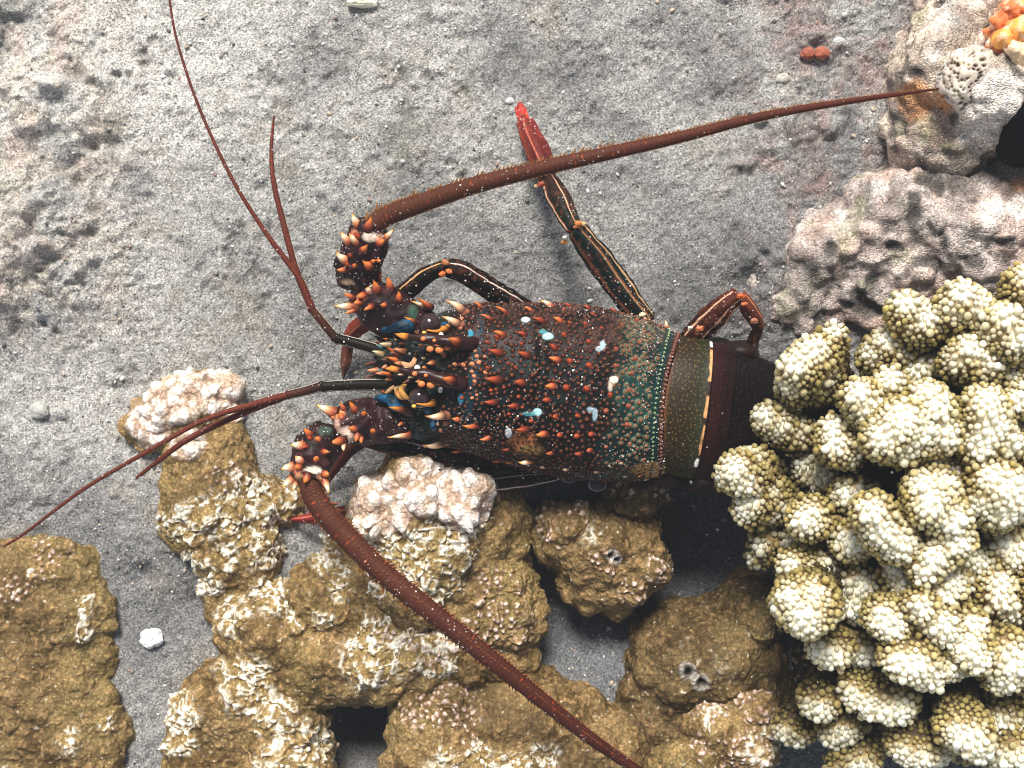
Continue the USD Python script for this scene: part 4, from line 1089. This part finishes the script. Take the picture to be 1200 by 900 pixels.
# ---- tail segments
def tail_segment(s0, s1, w0, w1, z0, z1, zb, col_fn, lab):
    n, m = 110, 420
    s = np.linspace(s0, s1, n)
    u = np.linspace(0, 1, n)
    a = np.linspace(0, 2 * math.pi, m, endpoint=False)
    U, A = np.meshgrid(u, a, indexing='ij')
    S_ = s0 + (s1 - s0) * U
    flare = 1 + 0.025 * np.sin(np.clip(U, 0, 1) * math.pi) + 0.02 * sstep(.75, 1, U)
    edge = np.where(U < 0.06, 0.90 + 0.10 * U / 0.06, 1) * np.where(U > .97, 1 - 0.06 * (U - .97) / .03, 1)
    ca, sa = np.cos(A), np.sin(A)
    L_ = (w0 + (w1 - w0) * U) * flare * edge * np.sign(ca) * np.abs(ca) ** .85
    ztop = z0 + (z1 - z0) * U
    zmid = 0.5 * (ztop + zb)
    Zz = np.where(sa > 0, zmid + (ztop - zmid) * sa ** .95 * edge * flare, zmid + (zmid - zb) * sa)
    S2 = S_ + 12 * (1 - (L_ / w0) ** 2) * (sa > 0) * (1 - U) ** 2
    v = body(S2, L_, Zz).reshape(-1, 3)
    i, j = np.meshgrid(np.arange(n - 1), np.arange(m), indexing='ij'); jn = (j + 1) % m
    f = quads(np.stack([i * m + j, i * m + jn, (i + 1) * m + jn, (i + 1) * m + j], -1).reshape(-1, 4))
    v = np.vstack([v, v[:m].mean(0), v[(n - 1) * m:].mean(0)])
    jj = np.arange(m)
    f = np.vstack([f, np.stack([np.full(m, n * m), (jj + 1) % m, jj], 1), np.stack([np.full(m, n * m + 1), (n - 1) * m + jj, (n - 1) * m + (jj + 1) % m], 1)])
    if _flip(v, f):
        f = f[:, ::-1]
    Uv, Lv = np.r_[U.ravel(), 0, 1], np.r_[L_.ravel(), 0, 0]
    return put(lob, 'tail_segment', v, f, 'shell', col_fn(v, Uv, Lv), label=lab)


def dots(v, pitch, r, seed):
    q2 = v[:, :2] / pitch
    g = np.floor(q2)
    best = np.full(len(v), 9.0)
    for d in np.ndindex(3, 3):
        c = np.c_[g + np.array(d) - 1, np.zeros(len(v))]
        best = np.minimum(best, np.hypot(*(c[:, :2] + np.stack([noise(c, seed), noise(c, seed + 1)], 1) * .8 + .1 - q2).T))
    return sstep(r * 1.3, r * .7, best)


def seg1(v, u, l):
    c = mix((0.016, 0.011, 0.004), (0.030, 0.017, 0.006), fbm(v * 90, 2, 600))
    c = mix(c, (0.020, 0.030, 0.014), sstep(.45, .85, u) * .6)
    c = mix(c, (0.42, 0.26, 0.06), 0.32 * dots(v, .0018, .14, 601))
    c = mix(c, (0.16, 0.055, 0.020), sstep(.16, .05, u))
    band = sstep(.88, .915, u + .10 * (fbm(v * 260, 2, 603) - .5))
    c = mix(c, (0.03, 0.012, 0.010), band)
    on = band * sstep(.40, .50, noise(np.stack([l / 11 + 3, 0 * l, 0 * l], 1), 602) + .18) * (np.abs(l) < 64) * sstep(0.99, .95, u)
    c = mix(c, (0.62, 0.31, 0.13), .9 * on)
    c = mix(c, (0.95, 0.92, 0.85), band * sstep(5, 3.5, np.abs(np.abs(l - 2) - 70)))
    return c


def seg2(v, u, l):
    c = mix((0.012, 0.003, 0.003), (0.026, 0.005, 0.004), fbm(v * 120, 2, 610))
    c = mix(c, (0.008, 0.003, 0.003), sstep(.35, .85, u) * .9)  # fade into shade painted towards the rear edge
    return mix(c, (0.16, 0.05, 0.03), 0.35 * dots(v, .0014, .12, 611))


def seg3(v, u, l):
    c = mix((0.003, 0.0025, 0.0025), (0.008, 0.003, 0.003), fbm(v * 100, 2, 620))  # dark shell, taken near-black to paint in the shade on the tail
    c = mix(c, (0.012, 0.022, 0.018), sstep(.3, .0, u) * .7)
    return mix(c, (0.08, 0.04, 0.03), 0.4 * dots(v, .0024, .12, 621))


tail_segment(8, -36, 79, 82, .0535, .0525, .014, seg1, 'olive brown tail segment with yellow dots and an orange rear edge')
tail_segment(-33, -66, 82, 82, .0495, .0445, .012, seg2, 'dark red tail segment')
tail_segment(-62, -98, 84, 84, .0425, .0335, .008, seg3, 'dark third tail segment sloping down')
tail_segment(-94, -128, 82, 78, .0315, .0205, .004, seg3, None)
tail_segment(-122, -156, 76, 66, .0190, .0090, .001, seg3, None)
for sx, sgn in ((-10, 1), (-48, 1), (-76, 1), (-10, -1), (-48, -1), (-76, -1)):
    b = body(np.array(sx), np.array(sgn * 80.0), np.array(.024))
    v, f = ico(3)
    v = v * [.008, .005, .010] + b
    put(lob, 'tail_flap', v, f, 'shell', mix((0.008, 0.004, 0.004), (0.03, 0.012, 0.008), noise(v * 250, 640)))
# oval plates at the leg roots under the flank
for a, b, w, l in ((700, 568, 11, 8), (667, 561, 8, 5)):
    v, f = ico(4)
    vv = v * [w * KS, l * KS, .0025]
    rr_ = np.hypot(v[:, 0], v[:, 1])
    put(lob, 'leg_root_plate', vv + P(a, b, .020), f, 'shell', mix((0.085, 0.055, 0.065), (0.62, 0.60, 0.72), sstep(.86, .93, rr_)))

# ---- feelers
SPECK_ON = [(CV2, CFc, 1.0)]


def segment(parent, name, pts, widths, flat, c0, c1, spikes=(), pale=(), seed=0, nseg=40):
    p = spline([P(*a) for a in pts], 36)
    prof = KS * np.interp(np.linspace(0, 1, 36), np.linspace(0, 1, len(widths)), widths)
    prof[0] *= .6; prof[1] *= .9; prof[-1] *= .7; prof[-2] *= .93
    v, f, u, a = tube(p, prof, nseg, flat)
    v = v + normals(v, f) * (0.0042 * (fbm(v * 190, 3, 700 + seed) - .5))[:, None]
    c = mix(c0, c1, sstep(.35, .65, fbm(v * 140, 3, 701 + seed)))
    c = mix(c, (0.085, 0.03, 0.028), .7 * sstep(.58, .70, fbm(v * 330, 3, 703 + seed)))
    qx, qy = pix(v)
    nz = normals(v, f)[:, 2]
    for (a_, b_, rx, ry, cc) in pale:
        m = sstep(1.25, .8, np.hypot((qx - a_) / rx, (qy - b_) / ry) + .2 * (noise(v * 500, 702) - .5)) * (nz > 0)
        c = mix(c, cc, .9 * m)
    sp = put(parent, name, v, f, 'shell', c)
    SPECK_ON.append((v, f, .8))
    tree = cKDTree(np.c_[qx, qy][nz > 0]); vi = np.where(nz > 0)[0]
    nn_ = normals(v, f)
    for (tx, ty, bx, by, w, pal) in spikes:
        k = vi[tree.query([bx, by], k=6)[1]]; k = k[np.argmax(v[k, 2])]
        b0, n0 = v[k], nn_[k]
        L = math.hypot(tx - bx, ty - by) * KS
        t0 = P(tx, ty, b0[2] + max(n0[2], .15) * L * .5 + .001)
        sv, sf, sc = spine_mesh(b0, n0, t0, w * KS * .6, pal, curve=.2)
        put(sp, 'spine', sv, sf, 'spine', sc)
    return sp


def flagellum(parent, pts, widths, col0, col1, spinules, label=None, annul=True, n=1100, side=(0, 0, 1), nseg=18):
    p = spline([P(*a) for a in pts], n)
    u_ = np.linspace(0, 1, n)
    w = KS * np.interp(u_, np.linspace(0, 1, len(widths)), widths)
    Ltot = np.linalg.norm(np.diff(p, axis=0), axis=1).sum()
    if annul:
        w = w * (1 + 0.014 * np.sin(u_ * Ltot / .00095 * 2 * math.pi) + 0.03 * (fbm(p * 160, 2, 730) - .5))
    v, f, u, a = tube(p, w, nseg)
    c = mix(col0, col1, u)
    c = c * (0.82 + .36 * fbm(v * 240, 2, 720))[:, None]
    if annul:
        c = c * (0.92 + .10 * np.sin(u * Ltot / .0019 * 2 * math.pi))[:, None]
        cd, cr = cells(v, 420, 725)
        c = mix(c, (0.45, 0.07, 0.02), .8 * sstep(.2, .1, cd) * (cr > .5))
    fp = put(parent, 'flagellum', v, f, 'feeler', c, label=label)
    SPECK_ON.append((v, f, .55))
    if spinules:
        parts = []
        r = np.random.default_rng(len(pts) * 31 + int(pts[0][0]))
        t = np.gradient(p, axis=0); t /= np.linalg.norm(t, axis=1, keepdims=True)
        sd_ = np.cross(t, UP); sd_ /= np.linalg.norm(sd_, axis=1, keepdims=True)
        up_ = np.cross(sd_, t)
        nsp = int(Ltot / .0017)
        for i in np.linspace(6, n - 30, nsp).astype(int):
            for row, sc in spinules:
                if r.random() < .25:
                    continue
                d = math.cos(row) * sd_[i] + math.sin(row) * up_[i]
                big = 1.7 if r.random() < .16 else 1.0
                h_ = sc * w[i] * r.uniform(.22, .36) * big + .0006
                b0 = p[i] + d * w[i] * .93
                tip = b0 + d * h_ + t[i] * h_ * .9
                s1_ = t[i] * h_ * .45; s2_ = np.cross(d, t[i]) * h_ * .32
                vv = np.array([b0 - s1_, b0 + s2_, b0 + s1_, b0 - s2_, tip])
                ff = np.array([[0, 1, 4], [1, 2, 4], [2, 3, 4], [3, 0, 4]])
                cc = np.array([(0.16, 0.055, 0.02)] * 4 + [(0.34, 0.17, 0.045) if pts[0][1] < 450 else (0.22, 0.06, 0.02)])
                parts.append((vv, ff, cc))
        a_, b_, c_ = join(parts)
        put(fp, 'spinules', a_, b_, 'feeler', c_, smooth=False, kind='stuff')
    return fp


MAR, BLK = (0.011, 0.0042, 0.0045), (0.024, 0.0075, 0.008)
PINKW = (0.86, 0.62, 0.48)
an = group_part(lob, 'antenna', 'antenna with straight upper whip crossing the sand')
segment(an, 'antenna_segment', [(500, 392, .040), (470, 375, .042), (440, 355, .044), (424, 335, .045)], [24, 29, 29, 21], .85, MAR, BLK,
        [(402, 343, 412, 348, 6, ORA), (391, 358, 412, 362, 9, WHI), (404, 368, 415, 365, 6, ORA), (426, 364, 434, 360, 6, ORA), (453, 324, 459, 336, 8, ORA), (437, 328, 444, 338, 8, ORA), (466, 341, 472, 348, 7, ORA),
         (445, 357, 452, 362, 6, ORA), (414, 356, 420, 353, 7, ORA), (430, 336, 434, 338, 6, WHI), (418, 348, 424, 346, 8, ORA), (447, 318, 446, 328, 5, ORA)],
        [(431, 331, 7, 6, PINKW), (422, 349, 5, 5, (0.66, 0.26, 0.14)), (442, 327, 6, 4, PINKW), (415, 358, 5, 4, (0.62, 0.22, 0.10)), (405, 336, 6, 8, (0.09, 0.13, 0.09)), (484, 366, 5, 9, (0.03, 0.075, 0.05))], seed=1)
segment(an, 'antenna_segment', [(417, 337, .046), (420, 310, .050), (428, 285, .054), (438, 262, .056)], [20, 25, 25, 20], .9, MAR, BLK,
        [(414, 249, 415, 266, 8, WHI), (435, 253, 436, 267, 8, ORA), (400, 270, 405, 286, 8, WHI), (409, 273, 413, 285, 8, WHI), (394, 294, 401, 307, 9, WHI), (394, 316, 402, 319, 6, ORA), (461, 267, 456, 280, 7, WHI), (451, 280, 447, 287, 8, ORA),
         (431, 286, 429, 295, 7, ORA), (424, 305, 434, 317, 10, ORA), (441, 304, 439, 308, 5, ORA), (417, 309, 419, 314, 5, ORA), (404, 307, 404, 313, 5, RED), (408, 298, 407, 302, 5, RED), (447, 306, 443, 308, 5, ORA), (416, 272, 416, 278, 7, RED)],
        [(434, 277, 9, 5, (0.90, 0.70, 0.56)), (445, 279, 5, 5, (0.85, 0.45, 0.28)), (415, 276, 5, 7, (0.55, 0.17, 0.10)), (407, 330, 7, 3, (0.45, 0.30, 0.2))], seed=2)
flagellum(an, [(434, 270, .056), (452, 254, .058), (500, 236, .064), (560, 216, .070), (640, 196, .074), (720, 178, .075), (800, 160, .074), (900, 135, .069), (1000, 118, .064), (1100, 104, .058)],
          [11.5, 10.8, 9.6, 8.6, 7.8, 7, 5.8, 4.8, 3.8, 2.8, 1.2], (0.085, 0.027, 0.014), (0.080, 0.018, 0.010), [(math.pi, 1.0), (math.pi * .8, .6), (.35, .4)])
an = group_part(lob, 'antenna', 'antenna whose thick whip lies over the brown corals')
segment(an, 'antenna_segment', [(480, 492, .038), (450, 492, .040), (420, 495, .043), (392, 502, .045)], [22, 27, 26, 19], .85, MAR, BLK,
        [(370, 474, 388, 480, 10, WHI), (409, 470, 413, 479, 7, ORA), (398, 471, 402, 477, 5, ORA), (384, 518, 398, 519, 9, ORA), (427, 482, 431, 483, 6, ORA), (436, 505, 440, 505, 6, ORA), (416, 518, 420, 513, 7, ORA), (424, 520, 421, 515, 6, ORA), (397, 484, 401, 485, 9, ORA), (408, 500, 411, 503, 7, ORA), (403, 529, 403, 522, 6, WHI), (388, 488, 390, 488, 5, ORA)],
        [(404, 505, 7, 4, PINKW), (411, 511, 4, 7, PINKW), (405, 520, 5, 5, PINKW), (394, 499, 4, 8, (0.62, 0.36, 0.28)), (397, 529, 5, 5, (0.8, 0.62, 0.5)), (398, 485, 6, 5, (0.72, 0.30, 0.14))], seed=3)
segment(an, 'antenna_segment', [(388, 502, .044), (375, 518, .047), (366, 540, .050), (362, 566, .052)], [18, 24, 24, 20], .9, MAR, BLK,
        [(340, 522, 352, 520, 9, WHI), (329, 551, 341, 545, 10, WHI), (330, 571, 341, 564, 9, WHI), (343, 576, 345, 570, 6, WHI), (346, 534, 351, 537, 8, WHI), (370, 515, 374, 512, 7, ORA), (371, 537, 374, 536, 7, ORA), (356, 566, 360, 560, 8, ORA), (386, 556, 383, 555, 8, ORA), (385, 579, 384, 570, 7, WHI), (355, 502, 360, 507, 7, ORA), (353, 525, 356, 523, 5, RED), (345, 548, 350, 546, 7, ORA), (386, 530, 382, 531, 6, ORA), (359, 512, 361, 512, 5, RED)],
        [(367, 551, 9, 4, (0.90, 0.76, 0.62)), (377, 560, 4, 4, (0.55, 0.25, 0.13)), (348, 550, 6, 5, (0.60, 0.20, 0.11)), (350, 560, 5, 6, (0.50, 0.24, 0.12)), (381, 505, 8, 5, (0.05, 0.08, 0.06))], seed=4)
flagellum(an, [(362, 560, .052), (370, 585, .053), (400, 622, .056), (450, 672, .060), (520, 728, .062), (600, 792, .058), (680, 856, .048), (735, 895, .038), (752, 906, .034)],
          [13, 13, 12.2, 11.4, 10.6, 9.6, 8.4, 7, 6], (0.085, 0.026, 0.014), (0.065, 0.015, 0.010), [(math.pi * .95, .8), (.05, .8), (math.pi * .6, .4)])

DG = (0.010, 0.010, 0.008)
for (seg_pts, fl, lab) in (
        ([[(462, 417, .046), (430, 406, .043), (393, 396, .042)], [(394, 397, .042), (380, 380, .042), (364, 360, .042)]],
         [([(366, 362, .042), (350, 325, .044), (318, 282, .046), (275, 215, .046), (235, 130, .045), (208, 50, .043), (197, -10, .042)], [4.2, 3.4, 2.6, 2.2, 1.9, 1.7, 1.5, 1.3]),
          ([(365, 361, .042), (348, 320, .041), (333, 265, .040), (321, 215, .039), (318, 175, .037), (321, 136, .036)], [4.2, 3.8, 3.6, 3.2, 2.6, 1.2])], 'forked antennule whose branches rise towards the top of the sand'),
        ([[(462, 451, .046), (420, 451, .043), (376, 453, .042)], [(378, 452, .042), (358, 458, .042), (336, 463, .042)]],
         [([(340, 462, .042), (300, 473, .044), (240, 492, .048), (180, 525, .050), (100, 572, .050), (30, 624, .046), (5, 640, .044)], [4.4, 3.4, 2.8, 2.5, 2.2, 1.9, 1.5]),
          ([(338, 463, .041), (300, 478, .042), (262, 494, .042), (220, 515, .040), (188, 538, .036), (160, 560, .031)], [4.2, 3.8, 3.8, 3.6, 3.2, 1.8])], 'forked antennule whose branches cross the pale coral crest')):
    an = group_part(lob, 'antennule', lab)
    for k, pts in enumerate(seg_pts):
        p = spline([P(*a) for a in pts], 40)
        v, f, u, a = tube(p, KS * np.interp(np.linspace(0, 1, 40), [0, .06, .5, .92, .96, 1], [7.2, 7, 6.6, 6.4, 7.4, 5.5]) * (1 - .15 * k), 72)
        c = mix((0.006, 0.006, 0.004), (0.085, 0.022, 0.012), (.06 + .7 * k) * (0.3 + .7 * u))
        line = np.exp(-((a - math.pi * .84) / .09) ** 2) + np.exp(-((a - math.pi * .14) / .08) ** 2)
        c = mix(c, (0.78, 0.72, 0.62), np.clip(line, 0, 1) * sstep(.02, .1, u) * sstep(.98, .9, u))
        put(an, 'antennule_segment', v, f, 'limb', c)
        SPECK_ON.append((v, f, .6))
    for pts, wd in fl:
        flagellum(an, pts, wd, (0.125, 0.026, 0.014), (0.11, 0.026, 0.016), None, n=300, nseg=12)


# ---- legs
def leg(pieces, label):
    lg = group_part(lob, 'leg', label)
    for (nm, pts, wd, c0, c1, lines, lc, flat) in pieces:
        n = 70
        p = spline([P(*a) for a in pts], n)
        t = np.linspace(0, 1, n)
        v, f, u, a = tube(p, KS * np.interp(t, np.linspace(0, 1, len(wd)), wd) * np.interp(t, [0, .03, .97, 1], [.7, 1, 1, .75]), 48, flat)
        v = v + normals(v, f) * (KS * np.interp(u, np.linspace(0, 1, len(wd)), wd) * (0.10 * np.cos(4 * a) + 0.5 * (fbm(v * 170, 3, 801) - .5)))[:, None]
        c = mix(c0, c1, u) * (0.6 + .8 * fbm(v * 260, 3, 800))[:, None]
        c = mix(c, np.array((0.10, 0.03, 0.015)), .6 * sstep(.60, .75, noise(v * 700, 802)))
        for (la, wdt) in lines:
            la_ = la + 0.10 * np.sin(u * 9 + la * 3) * (wdt > .1)
            dd = np.abs((a - la_ + math.pi) % (2 * math.pi) - math.pi)
            m = sstep(wdt, wdt * .55, dd) * sstep(.02, .06, u) * sstep(.99, .95, u)
            edge = sstep(wdt * 2.3, wdt * 1.1, dd)
            c = mix(c, np.array((0.22, 0.06, 0.025)), .6 * edge)
            c = mix(c, lc, .95 * m)
        put(lg, nm, v, f, 'limb', c)
        SPECK_ON.append((v, f, .8))
    return lg


def bits(lg, items):
    for (a_, b_, z_, r_, c) in items:
        v, f = ico(2)
        v = v * (1 + .9 * (noise(v * 1.6 + a_, 5) - .5))[:, None]
        put(lg, 'joint_knob', v * r_ * .85 * KS * [1.15, .8, .6] + P(a_, b_, z_ - .0012), f, 'spine', mix(c, np.array(c) * .6, noise(v * 2, 8)))


GB, BB = (0.006, 0.011, 0.009), (0.005, 0.004, 0.0035)
CR, OC = (0.80, 0.74, 0.66), (0.72, 0.42, 0.20)
pi = math.pi
lg = leg([('upper_leg', [(622, 366, .030), (580, 342, .040), (545, 320, .046), (522, 313, .048)], [10, 12, 12, 9.5], BB, (0.008, 0.006, 0.004), [(pi * .30, .085)], CR, .9),
          ('middle_leg', [(522, 312, .048), (500, 322, .046), (480, 338, .042), (462, 352, .036)], [8, 10, 10, 10], (0.007, 0.006, 0.004), (0.011, 0.007, 0.005), [(pi * .27, .10)], OC, .9),
          ('lower_leg', [(462, 352, .036), (440, 370, .026), (420, 384, .018), (408, 396, .012)], [9, 10, 10, 8], (0.12, 0.022, 0.014), (0.24, 0.035, 0.020), [(pi * .5, .08)], (0.45, 0.14, 0.07), .9),
          ('claw_tip', [(409, 395, .012), (407, 412, .008), (404, 432, .005), (402, 444, .003)], [7, 7, 6, 1], (0.16, 0.04, 0.025), (0.13, 0.06, 0.04), [], OC, .9)], 'black bent leg nearest the upper antenna base')
bits(lg, [(522, 308, .054, 4, (0.45, 0.16, 0.05)), (526, 318, .053, 4, (0.62, 0.18, 0.05)), (518, 321, .051, 4.5, (0.62, 0.15, 0.03)), (521, 306, .052, 3, (0.5, 0.2, 0.06)), (613, 362, .040, 5, (0.75, 0.22, 0.05)), (617, 372, .042, 4, (.5, .12, .03))])
lg = leg([('upper_leg', [(760, 378, .028), (732, 345, .032), (700, 300, .035), (674, 268, .035)], [12, 15, 15, 12], GB, (0.006, 0.015, 0.012), [(pi * .40, .065), (pi * .70 + .35, .06), (pi * .16, .05)], OC, .85),
          ('middle_leg', [(674, 270, .035), (664, 252, .032), (652, 228, .026), (642, 206, .020)], [9.5, 12.5, 12.5, 9.5], (0.008, 0.016, 0.012), (0.030, 0.010, 0.007), [(pi * .32, .075), (pi * .86, .07)], (0.80, 0.52, 0.34), .85),
          ('lower_leg', [(643, 209, .022), (633, 184, .018), (622, 160, .014), (615, 141, .011)], [11, 13, 12.5, 10.5], (0.050, 0.010, 0.010), (0.22, 0.028, 0.022), [(pi * .58, .07), (pi * .9, .05)], (0.62, 0.16, 0.10), .85),
          ('claw_tip', [(615, 143, .011), (612, 134, .010), (610, 127, .008), (609, 121, .005)], [7, 7.4, 6, 2.5], (0.50, 0.060, 0.035), (0.42, 0.035, 0.03), [], OC, .9)], 'green black striped leg reaching out across the sand with a red tip')
bits(lg, [(678, 262, .042, 4.5, (0.65, 0.22, 0.06)), (684, 262, .040, 3, (0.80, 0.55, 0.25)), (661, 284, .035, 4, (0.70, 0.30, 0.08)), (662, 278, .037, 3, (0.82, 0.74, 0.6)), (752, 369, .040, 4, (0.85, 0.6, 0.4)), (674, 266, .043, 3, (.6, .18, .06)), (628, 218, .026, 2.6, (.8, .5, .25)), (634, 216, .029, 4.4, (.35, .06, .03)), (608, 144, .011, 2.6, (.35, .1, .04))])
lg = leg([('upper_leg', [(808, 400, .028), (828, 380, .034), (848, 360, .039), (866, 345, .041)], [13, 15, 14, 10], (0.022, 0.008, 0.006), (0.065, 0.014, 0.008), [(pi * .34, .08), (pi * .78, .06), (pi * .08, .06)], (0.80, 0.50, 0.32), .8),
          ('middle_leg', [(866, 347, .040), (876, 360, .038), (885, 374, .034), (890, 386, .030)], [8, 9, 8.5, 7], (0.13, 0.03, 0.016), (0.07, 0.02, 0.012), [(pi * .80, .09)], (0.60, 0.26, 0.12), .9),
          ('lower_leg', [(889, 385, .030), (882, 402, .022), (886, 425, .013), (892, 448, .005)], [6.5, 7, 6, 2], (0.10, 0.026, 0.014), (0.09, 0.02, 0.014), [(pi * .5, .12)], (0.45, 0.13, 0.05), .9)], 'reddish folded rear leg beside the tail')
bits(lg, [(868, 347, .047, 4.5, (0.62, 0.12, 0.03)), (872, 356, .045, 3.6, (0.60, 0.16, 0.05)), (884, 376, .041, 4.5, (0.42, 0.16, 0.10)), (820, 385, .042, 5, (.6, .18, .06)), (809, 384, .040, 3, (.8, .75, .65))])
lg = leg([('upper_leg', [(660, 555, .022), (630, 561, .024), (590, 566, .024), (560, 570, .022)], [6, 8.5, 9, 8], BB, (0.016, 0.010, 0.008), [(pi * .20, .10), (pi * .80, .10)], CR, .8),
          ('middle_leg', [(562, 570, .022), (520, 580, .018), (470, 588, .014), (420, 597, .010)], [8, 8, 7.5, 7], (0.016, 0.010, 0.008), (0.09, 0.014, 0.012), [(pi * .5, .09)], CR, .8),
          ('lower_leg', [(424, 596, .012), (395, 602, .010), (365, 607, .008), (341, 609, .004)], [7, 7.6, 7, 2], (0.15, 0.020, 0.018), (0.26, 0.03, 0.024), [(pi * .36, .10)], (0.60, 0.22, 0.16), .8)], 'dark leg passing behind the pale coral knob with a red tip')
lg = leg([('upper_leg', [(620, 546, .022), (575, 540, .024), (530, 533, .026), (500, 529, .026)], [8, 11, 11, 9], BB, BB, [(pi * .16, .05)], (0.5, 0.4, 0.3), .8),
          ('middle_leg', [(502, 529, .026), (470, 522, .026), (440, 518, .024), (424, 514, .022)], [9, 10, 10, 8], BB, (0.02, 0.012, 0.01), [(pi * .28, .07), (pi * .9, .06)], CR, .8),
          ('lower_leg', [(426, 515, .022), (408, 528, .016), (394, 545, .010), (384, 566, .004)], [8, 8, 7, 2], (0.03, 0.012, 0.01), (0.14, 0.02, 0.015), [], CR, .8)], 'black leg tucked beneath the lower antenna base')

# bright silt grains lying on the animal
r9 = np.random.default_rng(99)
parts = []
OV, OF = ico(0)
for v, f, wgt in SPECK_ON:
    a_, b_, c_ = v[f[:, 0]], v[f[:, 1]], v[f[:, 2]]
    area = np.linalg.norm(np.cross(b_ - a_, c_ - a_), axis=1).sum() / 2
    n = int(area * 1e6 * .28 * wgt)
    if n < 3:
        continue
    pts, nr = sample(v, f, n, int(n) + 3)
    cl = fbm(pts * 70, 2, 900)
    for i in np.where((nr[:, 2] > .15) & (r9.random(n) < sstep(.3, .62, cl)))[0]:
        r = float(np.clip(r9.lognormal(-8.68, .36), .00009, .00040))
        c = (0.80, 0.78, 0.74) if r9.random() < .7 else (0.45, 0.36, 0.30)
        parts.append((OV * r * r9.uniform(.6, 1.3, 3) + pts[i] + nr[i] * r * .3, OF, np.broadcast_to(c, (len(OV), 3))))
a_, b_, c_ = join(parts)
put(lob, 'silt_grains', a_, b_, 'speck', c_, kind='stuff')

# silt drifting in the water
parts = []
for i in range(420):
    z = r9.uniform(.03, .16)
    p = P(r9.uniform(-40, 1240), r9.uniform(-40, 940), z)
    r = r9.uniform(.00012, .00026)
    parts.append((OV * r + p, OF, np.broadcast_to((0.75, 0.73, 0.68), (len(OV), 3))))
a_, b_, c_ = join(parts)
put('/World', 'drifting_silt', a_, b_, 'speck', c_, label='fine pale silt drifting in the water above the lobster', cat='silt', kind='stuff')

# ---------------------------------------------------------------- the faintly milky water
usdkit.material(stage, '/World/Looks/haze', {'v': ('principled_volume', {'color': (0.90, 0.95, 1.0), 'density': 0.07, 'anisotropy': 0.4})}, [], volume='v.volume')
hb = trimesh.creation.box((6.4, 6.4, 1.9)); hb.apply_translation((0, 0, -1.07 + .95))
put('/World', 'haze', np.array(hb.vertices), np.array(hb.faces), 'haze', smooth=False, label='faintly milky sea water all round', cat='haze', kind='stuff')
